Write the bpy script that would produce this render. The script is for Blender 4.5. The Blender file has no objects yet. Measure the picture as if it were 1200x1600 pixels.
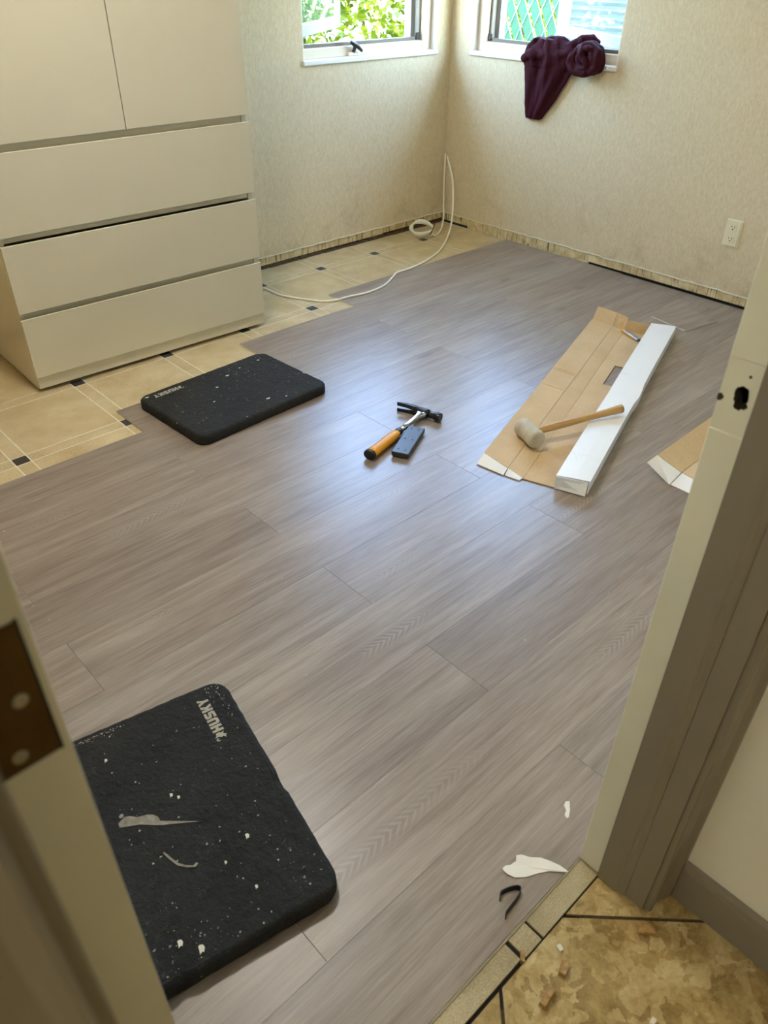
import bpy, bmesh, math, random
from mathutils import Vector, Matrix, noise
random.seed(7)
SC = bpy.context.scene
COL = SC.collection

# ------------------------------------------------------------------ camera
CAM_H = 1.27
F_PX = 1192.8
cd = bpy.data.cameras.new('camera'); cam = bpy.data.objects.new('camera', cd); COL.objects.link(cam)
cd.sensor_fit = 'VERTICAL'; cd.sensor_height = 36.0; cd.lens = F_PX / 1600 * 36.0
cd.clip_start = 0.02; cd.clip_end = 200
right = Vector((0.7299146, -0.6834538, 0.0107554)); down = Vector((-0.3974416, -0.4371560, -0.8068053)); fwd = Vector((0.5561159, 0.5846243, -0.5907195))
cam.matrix_world = Matrix(((right.x, -down.x, -fwd.x, 0), (right.y, -down.y, -fwd.y, 0), (right.z, -down.z, -fwd.z, CAM_H), (0, 0, 0, 1)))
cd.dof.use_dof = True; cd.dof.focus_distance = 2.1; cd.dof.aperture_fstop = 7.5
SC.camera = cam

# ------------------------------------------------------------------ world, sun, exposure
SC.view_settings.view_transform = 'Standard'; SC.view_settings.look = 'None'; SC.view_settings.gamma = 1.0
SC.view_settings.use_curve_mapping = False
SC.view_settings.exposure = 4.22
w = bpy.data.worlds.new('world'); SC.world = w; w.use_nodes = True
nt = w.node_tree; nt.nodes.clear()
out = nt.nodes.new('ShaderNodeOutputWorld'); bg = nt.nodes.new('ShaderNodeBackground'); sky = nt.nodes.new('ShaderNodeTexSky')
sky.sky_type = 'NISHITA'; sky.sun_disc = False; sky.sun_elevation = math.radians(52); sky.sun_rotation = math.radians(215); sky.air_density = 1.0; sky.dust_density = 1.0
hs = nt.nodes.new('ShaderNodeHueSaturation'); hs.inputs['Saturation'].default_value = 1.0; nt.links.new(sky.outputs[0], hs.inputs['Color']); nt.links.new(hs.outputs[0], bg.inputs[0]); nt.links.new(bg.outputs[0], out.inputs[0]); bg.inputs[1].default_value = 0.42
def sun_lamp():
    l = bpy.data.lights.new('sun', 'SUN'); l.energy = 0.5; l.angle = math.radians(0.6); l.color = (1, .93, .82)
    o = bpy.data.objects.new('sun', l); COL.objects.link(o)
    o.rotation_euler = Vector((0.50, 0.62, -1.0)).to_track_quat('-Z', 'Y').to_euler()
sun_lamp()

# ------------------------------------------------------------------ helpers
def lin(c):
    r = []
    for v in c:
        v = v / 255.0
        r.append(v / 12.92 if v <= 0.04045 else ((v + 0.055) / 1.055) ** 2.4)
    return (*r, 1.0)

class NB:
    """small node builder"""
    def __init__(s, name):
        s.m = bpy.data.materials.new(name); s.m.use_nodes = True; s.t = s.m.node_tree; s.t.nodes.clear()
        s.o = s.t.nodes.new('ShaderNodeOutputMaterial'); s.b = s.t.nodes.new('ShaderNodeBsdfPrincipled')
        s.t.links.new(s.b.outputs[0], s.o.inputs[0])
    def n(s, typ, **kw):
        nd = s.t.nodes.new(typ)
        for k, v in kw.items(): setattr(nd, k, v)
        return nd
    def l(s, a, b): s.t.links.new(a, b)
    def setin(s, nd, **kw):
        for k, v in kw.items():
            k = k.replace('_', ' ')
            if hasattr(v, 'is_linked') or isinstance(v, bpy.types.NodeSocket): s.l(v, nd.inputs[k])
            else: nd.inputs[k].default_value = v
    def coord(s, kind='Object', scale=(1, 1, 1), rnd=False, loc=(0, 0, 0)):
        tc = s.n('ShaderNodeTexCoord'); mp = s.n('ShaderNodeMapping'); mp.inputs['Scale'].default_value = scale; mp.inputs['Location'].default_value = loc
        src = tc.outputs[kind]
        if rnd:
            oi = s.n('ShaderNodeObjectInfo'); mu = s.n('ShaderNodeMath', operation='MULTIPLY'); mu.inputs[1].default_value = 61.7; s.l(oi.outputs['Random'], mu.inputs[0])
            cx = s.n('ShaderNodeCombineXYZ'); s.l(mu.outputs[0], cx.inputs[0]); s.l(mu.outputs[0], cx.inputs[1]); s.l(mu.outputs[0], cx.inputs[2])
            ad = s.n('ShaderNodeVectorMath', operation='ADD'); s.l(src, ad.inputs[0]); s.l(cx.outputs[0], ad.inputs[1]); src = ad.outputs[0]
        s.l(src, mp.inputs[0]); return mp.outputs[0]
    def noise(s, co, scale=5, detail=4, rough=.55, dist=0.0):
        nd = s.n('ShaderNodeTexNoise'); s.l(co, nd.inputs['Vector']); s.setin(nd, Scale=scale, Detail=detail, Roughness=rough, Distortion=dist); return nd.outputs['Fac']
    def voro(s, co, scale=5, feature='F1', out='Distance', rnd=1.0):
        nd = s.n('ShaderNodeTexVoronoi', feature=feature); s.l(co, nd.inputs['Vector']); nd.inputs['Scale'].default_value = scale; nd.inputs['Randomness'].default_value = rnd; return nd.outputs[out]
    def ramp(s, fac, stops):
        nd = s.n('ShaderNodeValToRGB'); s.l(fac, nd.inputs[0]); e = nd.color_ramp.elements
        while len(e) < len(stops): e.new(0.5)
        for i, (p, c) in enumerate(stops): e[i].position = p; e[i].color = c if len(c) == 4 else (*c, 1)
        return nd.outputs[0]
    def bw(s, fac, a, b): return s.ramp(fac, [(a, (0, 0, 0, 1)), (b, (1, 1, 1, 1))])
    def mix(s, fac, a, b, mode='MIX'):
        nd = s.n('ShaderNodeMix', data_type='RGBA', blend_type=mode)
        for i, v in ((0, fac), (6, a), (7, b)):
            if isinstance(v, bpy.types.NodeSocket): s.l(v, nd.inputs[i])
            else: nd.inputs[i].default_value = v
        return nd.outputs[2]
    def math(s, op, a, b=0.0):
        nd = s.n('ShaderNodeMath', operation=op)
        for i, v in ((0, a), (1, b)):
            if isinstance(v, bpy.types.NodeSocket): s.l(v, nd.inputs[i])
            else: nd.inputs[i].default_value = v
        return nd.outputs[0]
    def bump(s, h, strength=.3, dist=.002):
        nd = s.n('ShaderNodeBump'); s.l(h, nd.inputs['Height']); nd.inputs['Strength'].default_value = strength; nd.inputs['Distance'].default_value = dist; s.l(nd.outputs[0], s.b.inputs['Normal'])
    def base(s, col=None, rough=None, metal=None, spec=None):
        for k, v in (('Base Color', col), ('Roughness', rough), ('Metallic', metal), ('Specular IOR Level', spec)):
            if v is None: continue
            if isinstance(v, bpy.types.NodeSocket): s.l(v, s.b.inputs[k])
            else: s.b.inputs[k].default_value = v
        return s.m

def plain(name, rgb, rough=.5, metal=0.0, var=.06, scale=30, bump=0.0, bdist=.001, spec=.5):
    b = NB(name); co = b.coord(); f = b.noise(co, scale, 4)
    c = lin(rgb); d = tuple(max(0, v * (1 - var * 2)) for v in c[:3]) + (1,); u = tuple(min(1, v * (1 + var)) for v in c[:3]) + (1,)
    b.base(b.ramp(f, [(.3, d), (.7, u)]), rough, metal, spec)
    if bump: b.bump(b.noise(co, scale * 3, 3), bump, bdist)
    return b.m

# ---- mesh helpers
def mkobj(name, bm, mats, parent=None, loc=None, smooth=False, recalc=True):
    if recalc: bmesh.ops.recalc_face_normals(bm, faces=bm.faces)
    me = bpy.data.meshes.new(name); bm.to_mesh(me); bm.free()
    for m in (mats if isinstance(mats, (list, tuple)) else [mats]): me.materials.append(m)
    if smooth:
        for p in me.polygons: p.use_smooth = True
    o = bpy.data.objects.new(name, me); COL.objects.link(o)
    if loc is not None: o.location = loc
    if parent is not None: o.parent = parent
    return o
def inst(name, mesh, parent=None, loc=(0, 0, 0), rotz=0.0):
    o = bpy.data.objects.new(name, mesh); COL.objects.link(o); o.location = loc; o.rotation_euler = (0, 0, rotz)
    if parent is not None: o.parent = parent
    return o
def thing(name, label, cat, loc=(0, 0, 0), rotz=0.0, group=None):
    o = bpy.data.objects.new(name, None); COL.objects.link(o); o.location = loc; o.rotation_euler = (0, 0, rotz)
    o.empty_display_size = .05
    return tag(o, label, cat, group)
def tag(o, label, cat, group=None):
    o['label'] = label; o['category'] = cat
    if group: o['group'] = group
    return o
def struct(o, label=None):
    o['kind'] = 'structure'
    if label: o['label'] = label
    return o
def add_box(bm, x0, x1, y0, y1, z0, z1, bevel=0.0, mi=0, seg=1):
    vs = [bm.verts.new((x, y, z)) for z in (z0, z1) for y in (y0, y1) for x in (x0, x1)]
    fs = [bm.faces.new([vs[i] for i in q]) for q in ((0, 2, 3, 1), (4, 5, 7, 6), (0, 1, 5, 4), (2, 6, 7, 3), (0, 4, 6, 2), (1, 3, 7, 5))]
    for f in fs: f.material_index = mi
    if bevel:
        es = list({e for f in fs for e in f.edges})
        r = bmesh.ops.bevel(bm, geom=es, offset=bevel, segments=seg, affect='EDGES', profile=.5)
        for f in r['faces']: f.material_index = mi
    return fs
def box_obj(name, b, mats, parent=None, bevel=0.0, seg=1, smooth=False):
    bm = bmesh.new(); add_box(bm, *b, bevel=bevel, seg=seg); return mkobj(name, bm, mats, parent, smooth=smooth)
def add_prism(bm, poly, lo, hi, axis='z', mi=0):
    """polygon (2D) extruded along an axis: z:(x,y), x:(y,z), y:(x,z)"""
    def P(a, b, c): return {'z': (a, b, c), 'x': (c, a, b), 'y': (a, c, b)}[axis]
    A = [bm.verts.new(P(a, b, lo)) for a, b in poly]; B = [bm.verts.new(P(a, b, hi)) for a, b in poly]
    n = len(poly); fs = [bm.faces.new(A), bm.faces.new(B[::-1])]
    for i in range(n): fs.append(bm.faces.new((A[i], A[(i + 1) % n], B[(i + 1) % n], B[i])))
    for f in fs: f.material_index = mi
    return fs
def add_tube(bm, pts, rad, seg=10, mi=0, closed=False):
    pts = [Vector(p) for p in pts]; n = len(pts); rings = []; up = None
    for i, p in enumerate(pts):
        a = pts[(i - 1) % n] if (closed or i > 0) else p; b = pts[(i + 1) % n] if (closed or i < n - 1) else p
        t = (b - a).normalized()
        if up is None: up = t.orthogonal().normalized()
        else: up = (up - t * up.dot(t)).normalized()
        s = t.cross(up); r = rad(i / (n - 1)) if callable(rad) else rad
        rings.append([bm.verts.new(p + (up * math.cos(2 * math.pi * k / seg) + s * math.sin(2 * math.pi * k / seg)) * r) for k in range(seg)])
    for i in range(n if closed else n - 1):
        R0, R1 = rings[i], rings[(i + 1) % n]
        for k in range(seg):
            f = bm.faces.new((R0[k], R0[(k + 1) % seg], R1[(k + 1) % seg], R1[k])); f.material_index = mi; f.smooth = True
    if not closed:
        for R in (rings[0], rings[-1]):
            f = bm.faces.new(R); f.material_index = mi
def smooth_path(pts, n=8):
    P = [Vector(p) for p in pts]; out = []
    for i in range(len(P) - 1):
        p0 = P[max(i - 1, 0)]; p1 = P[i]; p2 = P[i + 1]; p3 = P[min(i + 2, len(P) - 1)]
        for k in range(n):
            t = k / n; t2 = t * t; t3 = t2 * t
            out.append(0.5 * ((2 * p1) + (-p0 + p2) * t + (2 * p0 - 5 * p1 + 4 * p2 - p3) * t2 + (-p0 + 3 * p1 - 3 * p2 + p3) * t3))
    out.append(P[-1]); return out
def add_loft(bm, rings, mi=0, cap=True, smooth=True):
    R = [[bm.verts.new(p) for p in r] for r in rings]; n = len(R[0])
    for a, b in zip(R[:-1], R[1:]):
        for k in range(n):
            f = bm.faces.new((a[k], a[(k + 1) % n], b[(k + 1) % n], b[k])); f.material_index = mi; f.smooth = smooth
    if cap:
        for r in (R[0], R[-1]):
            f = bm.faces.new(r); f.material_index = mi

# ------------------------------------------------------------------ materials
def mat_plank():
    b = NB('oak_look_vinyl')
    co = b.coord('Object', (1, 1, 1), True)
    tc = b.n('ShaderNodeTexCoord'); oi = b.n('ShaderNodeObjectInfo')
    sp = b.n('ShaderNodeSeparateXYZ'); b.l(tc.outputs['Object'], sp.inputs[0])
    def mp(sc):
        m = b.n('ShaderNodeMapping'); m.inputs['Scale'].default_value = sc; b.l(co, m.inputs[0]); return m.outputs[0]
    broad = b.noise(mp((1.3, 8, 1)), 1.0, 4, .6, .8)
    fine = b.noise(mp((9, 260, 1)), 1.0, 5, .7, .2)
    mid = b.noise(mp((3.2, 62, 1)), 1.0, 6, .7, .5)
    soft = b.noise(mp((2.4, 20, 1)), 1.0, 4, .6, 1.2)
    s = b.math('ADD', b.math('MULTIPLY', broad, .42), b.math('ADD', b.math('MULTIPLY', mid, .46), b.math('ADD', b.math('MULTIPLY', fine, .38), b.math('MULTIPLY', soft, .26))))
    col = b.ramp(b.math('MULTIPLY', s, .66), [(.36, lin((116, 101, 90))), (.46, lin((140, 126, 114))), (.54, lin((158, 146, 134))), (.66, lin((180, 169, 157)))])
    tint = b.ramp(oi.outputs['Random'], [(0, lin((236, 230, 226))), (.5, lin((255, 250, 245))), (1, lin((244, 243, 242)))])
    col = b.mix(1.0, col, tint, 'MULTIPLY')
    # cathedral arches: chevron lines along a wandering centre line, present only in patches
    rnd = b.math('MULTIPLY', b.math('SUBTRACT', oi.outputs['Random'], .5), .09)
    wand = b.math('MULTIPLY', b.math('SUBTRACT', b.noise(mp((1.8, .6, 0)), 1.0, 2), .5), .05)
    A = b.math('ABSOLUTE', b.math('ADD', b.math('ADD', sp.outputs['Y'], rnd), wand))
    ph = b.math('ADD', b.math('MULTIPLY', sp.outputs['X'], 330.0), b.math('ADD', b.math('MULTIPLY', A, 520.0), b.math('MULTIPLY', b.noise(mp((9, 22, 1)), 1.0, 3), 11.0)))
    ar = b.math('SINE', ph)
    near = b.math('SUBTRACT', 1.0, b.bw(A, .008, .022)); patch = b.bw(b.noise(mp((2.6, .3, 0)), 1.0, 1, .4), .60, .70)
    am = b.math('MULTIPLY', near, patch)
    lines = b.bw(ar, .0, .7)
    col = b.mix(b.math('MULTIPLY', am, .35), col, lin((128, 114, 102)))
    col = b.mix(b.math('MULTIPLY', b.math('MULTIPLY', lines, am), .42), col, lin((178, 166, 154)))
    kn = b.voro(mp((2.1, 6.5, 0)), 1.0); kmask = b.math('SUBTRACT', 1.0, b.bw(b.math('ADD', kn, b.math('MULTIPLY', mid, .10)), .09, .17))
    col = b.mix(b.math('MULTIPLY', kmask, .5), col, lin((84, 72, 64)))
    dk = b.bw(b.noise(mp((2.2, 60, 1)), 1.0, 3, .5, 1.2), .64, .72)
    col = b.mix(b.math('MULTIPLY', dk, .22), col, lin((92, 78, 68)))
    rg = b.math('ADD', b.math('MULTIPLY', fine, .18), .25)
    b.base(col, rg, 0, .75)
    b.bump(b.math('ADD', fine, b.math('MULTIPLY', mid, .6)), .16, .0012)
    return b.m
def mat_tile(name, c0, c1, c2, rough=.42):
    b = NB(name); co = b.coord('Object', (1, 1, 1), True)
    sp = b.noise(co, 420, 2, .6); big = b.noise(co, 9, 3, .55)
    s = b.math('ADD', b.math('MULTIPLY', sp, .55), b.math('MULTIPLY', big, .45))
    b.base(b.ramp(s, [(.36, lin(c0)), (.5, lin(c1)), (.64, lin(c2))]), rough, 0, .4)
    b.bump(sp, .08, .0006); return b.m
def mat_wall():
    b = NB('fibre_wallpaper'); co = b.coord('Object')
    m = b.n('ShaderNodeMapping'); m.inputs['Scale'].default_value = (130, 130, 55); b.l(co, m.inputs[0])
    fib = b.noise(m.outputs[0], 1.0, 4, .65, .5); blot = b.noise(co, 2.2, 4, .55)
    tex = b.ramp(b.math('ADD', b.math('MULTIPLY', fib, .8), b.math('MULTIPLY', blot, .2)), [(.32, lin((208, 188, 151))), (.5, lin((218, 200, 164))), (.68, lin((228, 211, 178)))])
    # damp stains and scuffs low on the wall
    sep = b.n('ShaderNodeSeparateXYZ'); b.l(co, sep.inputs[0])
    low = b.math('SUBTRACT', 1.0, b.bw(sep.outputs['Z'], .05, .42))
    st = b.bw(b.noise(co, 5.5, 5, .6, .6), .52, .74)
    col = b.mix(b.math('MULTIPLY', b.math('MULTIPLY', low, st), .5), tex, lin((160, 138, 104)))
    b.base(col, .75, 0, .25); b.bump(fib, .12, .0008); return b.m
def mat_strip():
    b = NB('scored_plaster_board'); co = b.coord('Object', (1, 1, 1), True)
    sep = b.n('ShaderNodeSeparateXYZ'); b.l(co, sep.inputs[0])
    m = b.n('ShaderNodeMapping'); m.inputs['Scale'].default_value = (120, 120, 9); b.l(co, m.inputs[0])
    ln = b.bw(b.noise(m.outputs[0], 1.0, 2, .5, .35), .56, .63)
    m2 = b.n('ShaderNodeMapping'); m2.inputs['Scale'].default_value = (14, 14, 5); b.l(co, m2.inputs[0])
    msk = b.bw(b.noise(m2.outputs[0], 1.0, 2), .36, .56)
    col = b.ramp(b.noise(co, 22, 4), [(.3, lin((190, 164, 114))), (.55, lin((219, 199, 154))), (.75, lin((234, 219, 180)))])
    col = b.mix(b.math('MULTIPLY', b.math('MULTIPLY', ln, msk), .8), col, lin((62, 46, 30)))
    b.base(col, .8, 0, .2); return b.m
def mat_marble():
    b = NB('brown_marble_tile'); co = b.coord('Object', (1, 1, 1), True)
    nz = b.n('ShaderNodeTexNoise'); b.l(co, nz.inputs['Vector']); b.setin(nz, Scale=26.0, Detail=3.0)
    sc = b.n('ShaderNodeVectorMath', operation='SCALE'); b.l(nz.outputs['Color'], sc.inputs[0]); sc.inputs['Scale'].default_value = .085
    ad = b.n('ShaderNodeVectorMath', operation='ADD'); b.l(co, ad.inputs[0]); b.l(sc.outputs[0], ad.inputs[1])
    v = b.voro(ad.outputs[0], 42, 'F1', 'Color'); sep = b.n('ShaderNodeSeparateColor'); b.l(v, sep.inputs[0])
    n1 = b.noise(co, 11, 7, .68, 1.4); n2 = b.noise(co, 75, 5, .65, .8)
    s = b.math('ADD', b.math('MULTIPLY', sep.outputs[0], .20), b.math('ADD', b.math('MULTIPLY', n1, .60), b.math('MULTIPLY', n2, .34)))
    b.base(b.ramp(s, [(.34, lin((112, 88, 48))), (.48, lin((150, 124, 74))), (.60, lin((176, 150, 98))), (.76, lin((204, 184, 136)))]), .3, 0, .5)
    b.bump(n1, .05, .001); return b.m
def mat_foam(name, seed):
    b = NB(name); co = b.coord('Object', (1, 1, 1), False, (seed, seed * 2, 0))
    bmp = b.noise(co, 75, 5, .65); bl = b.noise(co, 6, 5, .65); grit = b.noise(co, 38, 5, .7, .6)
    col = b.ramp(b.math('ADD', b.math('MULTIPLY', bl, .6), b.math('MULTIPLY', grit, .4)), [(.36, lin((30, 29, 27))), (.64, lin((47, 46, 42)))])
    wob = b.noise(co, 240, 3, .6)
    d1 = b.math('SUBTRACT', 1.0, b.bw(b.math('ADD', b.voro(co, 44), b.math('MULTIPLY', wob, .30)), .19, .23))
    g1 = b.bw(b.voro(co, 44, 'F1', 'Color'), .52, .56)
    d2 = b.math('SUBTRACT', 1.0, b.bw(b.math('ADD', b.voro(co, 120), b.math('MULTIPLY', wob, .35)), .25, .31))
    g2 = b.bw(b.noise(co, 13, 3, .6), .54, .64)
    sm = b.math('MULTIPLY', b.bw(b.noise(co, 14, 6, .75, 1.5), .58, .74), b.bw(b.noise(co, 170, 3, .6), .46, .62))
    col = b.mix(b.math('MULTIPLY', sm, .5), col, lin((120, 115, 104)))
    col = b.mix(b.math('MULTIPLY', d2, b.math('MULTIPLY', g2, .6)), col, lin((140, 134, 120)))
    col = b.mix(b.math('MULTIPLY', b.math('MULTIPLY', d1, g1), .9), col, lin((200, 192, 172)))
    b.base(col, .75, 0, .28); b.bump(b.math('ADD', bmp, b.math('ADD', b.math('MULTIPLY', bl, .8), b.math('MULTIPLY', grit, .8))), .95, .0075); return b.m
def mat_cloth(name, rgb):
    b = NB(name); co = b.coord('Object'); n = b.noise(co, 420, 2)
    c = lin(rgb); b.base(b.ramp(n, [(.3, tuple(v * .75 for v in c[:3])), (.7, c)]), .75, 0, .12)
    b.b.inputs['Sheen Weight'].default_value = .05; b.b.inputs['Sheen Roughness'].default_value = .4; b.b.inputs['Sheen Tint'].default_value = lin((150, 95, 120))
    b.bump(n, .1, .0006); return b.m
def mat_glass():
    m = bpy.data.materials.new('window_glass'); m.use_nodes = True; t = m.node_tree; t.nodes.clear()
    o = t.nodes.new('ShaderNodeOutputMaterial'); mx = t.nodes.new('ShaderNodeMixShader'); tr = t.nodes.new('ShaderNodeBsdfTransparent'); gl = t.nodes.new('ShaderNodeBsdfGlossy'); fr = t.nodes.new('ShaderNodeLayerWeight'); pw = t.nodes.new('ShaderNodeMath'); ml = t.nodes.new('ShaderNodeMath')
    tr.inputs[0].default_value = (.93, .97, .95, 1); gl.inputs['Roughness'].default_value = .02; fr.inputs[0].default_value = .5; pw.operation = 'POWER'; pw.inputs[1].default_value = 5; ml.operation = 'MULTIPLY_ADD'; ml.inputs[1].default_value = .4; ml.inputs[2].default_value = .02; t.links.new(fr.outputs['Facing'], pw.inputs[0]); t.links.new(pw.outputs[0], ml.inputs[0])
    df = t.nodes.new('ShaderNodeBsdfDiffuse'); df.inputs[0].default_value = (.9, .95, .93, 1); m2 = t.nodes.new('ShaderNodeMixShader'); m2.inputs[0].default_value = .025
    t.links.new(ml.outputs[0], mx.inputs[0]); t.links.new(tr.outputs[0], mx.inputs[1]); t.links.new(gl.outputs[0], mx.inputs[2])
    t.links.new(mx.outputs[0], m2.inputs[1]); t.links.new(df.outputs[0], m2.inputs[2]); t.links.new(m2.outputs[0], o.inputs[0]); return m
def mat_leaf(name, a, b_):
    b = NB(name); gi = b.n('ShaderNodeNewGeometry')
    b.base(b.ramp(gi.outputs['Random Per Island'], [(0, lin(a)), (1, lin(b_))]), .45, 0, .4)
    tl = b.n('ShaderNodeBsdfTranslucent'); tl.inputs[0].default_value = lin((140, 152, 34)); mx = b.n('ShaderNodeMixShader'); mx.inputs[0].default_value = .35
    b.l(b.b.outputs[0], mx.inputs[1]); b.l(tl.outputs[0], mx.inputs[2]); b.l(mx.outputs[0], b.o.inputs[0]); return b.m
def mat_card():
    b = NB('kraft_cardboard'); co = b.coord('Object'); n = b.noise(co, 160, 4); bg_ = b.noise(co, 6, 3)
    b.base(b.ramp(b.math('ADD', b.math('MULTIPLY', n, .4), b.math('MULTIPLY', bg_, .6)), [(.3, lin((200, 168, 124))), (.7, lin((220, 192, 150)))]), .75, 0, .25); return b.m
def mat_white_card():
    b = NB('white_coated_card'); co = b.coord('Object'); n = b.noise(co, 11, 6, .7, .8); c = b.bw(n, .6, .7)
    col = b.mix(b.math('MULTIPLY', c, .18), lin((244, 243, 240)), lin((196, 193, 190)))
    b.base(col, .38, 0, .5); b.bump(b.noise(co, 24, 5, .6, .5), .25, .002); return b.m

M = dict(
    plank=mat_plank(), edge=plain('vinyl_core', (222, 218, 206), .6), tile=mat_tile('tan_floor_tile', (180, 155, 112), (200, 179, 136), (218, 201, 162)),
    strip_tile=mat_tile('grey_tan_cut_tile', (150, 134, 98), (172, 156, 118), (192, 178, 142)), dot=plain('dark_tile_inset', (62, 58, 52), .45), grout=plain('pale_grout', (232, 224, 204), .8),
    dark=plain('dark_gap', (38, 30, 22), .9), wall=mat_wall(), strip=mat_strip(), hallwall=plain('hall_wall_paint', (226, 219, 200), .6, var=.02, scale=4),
    ceil=plain('ceiling_white', (232, 228, 216), .8, var=.02), white=plain('white_gloss_trim_paint', (226, 221, 200), .35, var=.025, scale=6, bump=.1), grey=plain('grey_trim_paint', (131, 120, 101), .38, var=.03, scale=8, bump=.12),
    cab=plain('white_laminate', (216, 208, 184), .22, var=.012, scale=3), marble=mat_marble(), brass=plain('aged_brass', (88, 68, 34), .45, .8, var=.2, scale=20), screw=plain('screw_steel', (176, 170, 150), .35, .8),
    sill=plain('window_white_paint', (240, 236, 228), .4, var=.015), wood=plain('cream_window_frame', (226, 208, 180), .5, var=.03, scale=8), bronze=plain('bronze_seal_frame', (118, 106, 90), .5, var=.05),
    vinyl=plain('white_window_sash', (164, 166, 164), .4, var=.02), glass=mat_glass(), handle=plain('dark_crank_metal', (58, 54, 48), .4, .6),
    foamA=mat_foam('black_foam_rubber', 1.3), foamB=mat_foam('black_foam_rubber_b', 5.1), print=plain('worn_print_ink', (176, 168, 148), .7, var=.12, scale=200), paint=plain('dried_paint', (150, 140, 124), .75, var=.2, scale=80),
    yellow=plain('yellow_grip', (232, 160, 26), .45, var=.05), black=plain('black_rubber', (24, 24, 25), .45), chrome=plain('polished_steel', (190, 192, 196), .16, 1.0, var=.04), steel=plain('dark_steel', (70, 70, 72), .3, .9),
    block=plain('black_plastic', (44, 46, 49), .36, var=.06, scale=60, bump=.1), hickory=None, rubberhead=plain('pale_rubber', (204, 194, 170), .8, var=.12, scale=26, bump=.3, bdist=.002),
    card=mat_card(), wcard=mat_white_card(), cable=plain('cream_cable', (250, 243, 222), .45, var=.03), tie=plain('dark_green_tie', (38, 46, 30), .6), ivory=plain('ivory_plastic', (236, 224, 190), .35, var=.015), slot=plain('slot_black', (22, 18, 14), .8),
    maroon=mat_cloth('maroon_jersey', (62, 18, 28)), paper=plain('white_paper', (238, 232, 216), .7, var=.02), chip=plain('raw_wood_chip', (178, 140, 80), .7, var=.2, scale=120), plaster=plain('plaster_crumb', (232, 224, 204), .85, var=.05),
    leaf=mat_leaf('hedge_leaf', (40, 72, 14), (112, 130, 24)), leaf2=mat_leaf('tree_leaf', (44, 76, 18), (120, 142, 36)), bark=plain('bark', (96, 80, 60), .9, var=.2), slat=plain('green_privacy_slat', (44, 94, 66), .5, var=.08), wire=plain('galvanised_wire', (176, 188, 182), .4, .6),
    siding=plain('pale_siding', (112, 132, 140), .5, var=.03), ground=plain('concrete_ground', (134, 130, 104), .9, var=.1, scale=5), roof=plain('roof_board', (150, 140, 126), .9), knifegrey=plain('knife_grey', (176, 180, 184), .35, .7), shade=None)
def mat_hickory():
    b = NB('hickory_handle'); co = b.coord('Object', (6, 90, 90)); n = b.noise(co, 1.0, 4, .6, .3)
    b.base(b.ramp(n, [(.3, lin((176, 130, 70))), (.6, lin((206, 164, 100))), (.8, lin((224, 186, 124)))]), .42, 0, .45); return b.m
M['hickory'] = mat_hickory()
def mat_lamp(name, col, s):
    b = NB(name); b.base((.8, .8, .8, 1), .5); b.b.inputs['Emission Color'].default_value = col; b.b.inputs['Emission Strength'].default_value = s; return b.m

# ------------------------------------------------------------------ room measures
XE, YN, XW = 3.4417, 3.158, -0.95       # right wall, back wall, left wall faces
YS0, YS1 = 0.159, 0.282                  # doorway wall: hall face, room face
JL, JR = 0.0107, 0.7506                  # jamb faces
CZ = 2.42                                # ceiling
TZ = -0.006                              # tile top (planks' top is z = 0)
HX, HW, HB = 0.818, -1.1, -1.9           # hall right wall, left wall, back wall

# ------------------------------------------------------------------ floor: slab, tiles, planks
floor = struct(box_obj('floor', (XW - .1, XE + .1, YS1 - .0015, YN + .1, -.12, -.0066), M['grout']), 'tan tiled room floor being covered with grey-brown planks')
ROW0, PITCH, PL = 0.264, 0.1848, 1.2095
def plank_mesh(L, Wd, nm='plank'):
    bm = bmesh.new(); g = .0003; gs = .00008
    add_box(bm, -L / 2 + g, L / 2 - g, -Wd / 2 + gs, Wd / 2 - gs, -.0055, 0, 0)
    es = [e for e in bm.edges if all(v.co.z > -.001 for v in e.verts)]
    r = bmesh.ops.bevel(bm, geom=es, offset=.0004, segments=1, affect='EDGES')
    bmesh.ops.recalc_face_normals(bm, faces=bm.faces)
    for f in bm.faces: f.material_index = 0 if f.normal.z > .3 else 1
    me = bpy.data.meshes.new(nm); bm.to_mesh(me); bm.free(); me.materials.append(M['plank']); me.materials.append(M['edge']); return me
PM = {}
def put_plank(x0, x1, y0, y1):
    k = (round(x1 - x0, 3), round(y1 - y0, 3))
    if k not in PM: PM[k] = plank_mesh(x1 - x0, y1 - y0)
    inst('plank', PM[k], floor, ((x0 + x1) / 2, (y0 + y1) / 2, 0))
starts = {10: .918, 11: 1.547, 12: 2.165}
for r in range(13):
    y0 = max(ROW0 + r * PITCH, YS1 + .001); y1 = ROW0 + (r + 1) * PITCH
    off = .918 if r % 2 == 0 else .318
    if r == 11: off = 1.547 - PL
    if r == 12: off = 2.165 - 2 * PL
    xs = XW + .004; xe = XE - (.010 if r < 9 else .002)
    if r in starts: xs = starts[r]
    cuts = [off + k * PL for k in range(-3, 4)]
    edges = [xs] + [c for c in cuts if xs + .03 < c < xe - .03] + [xe]
    for a, c in zip(edges[:-1], edges[1:]): put_plank(a, c, y0, y1)
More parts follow.
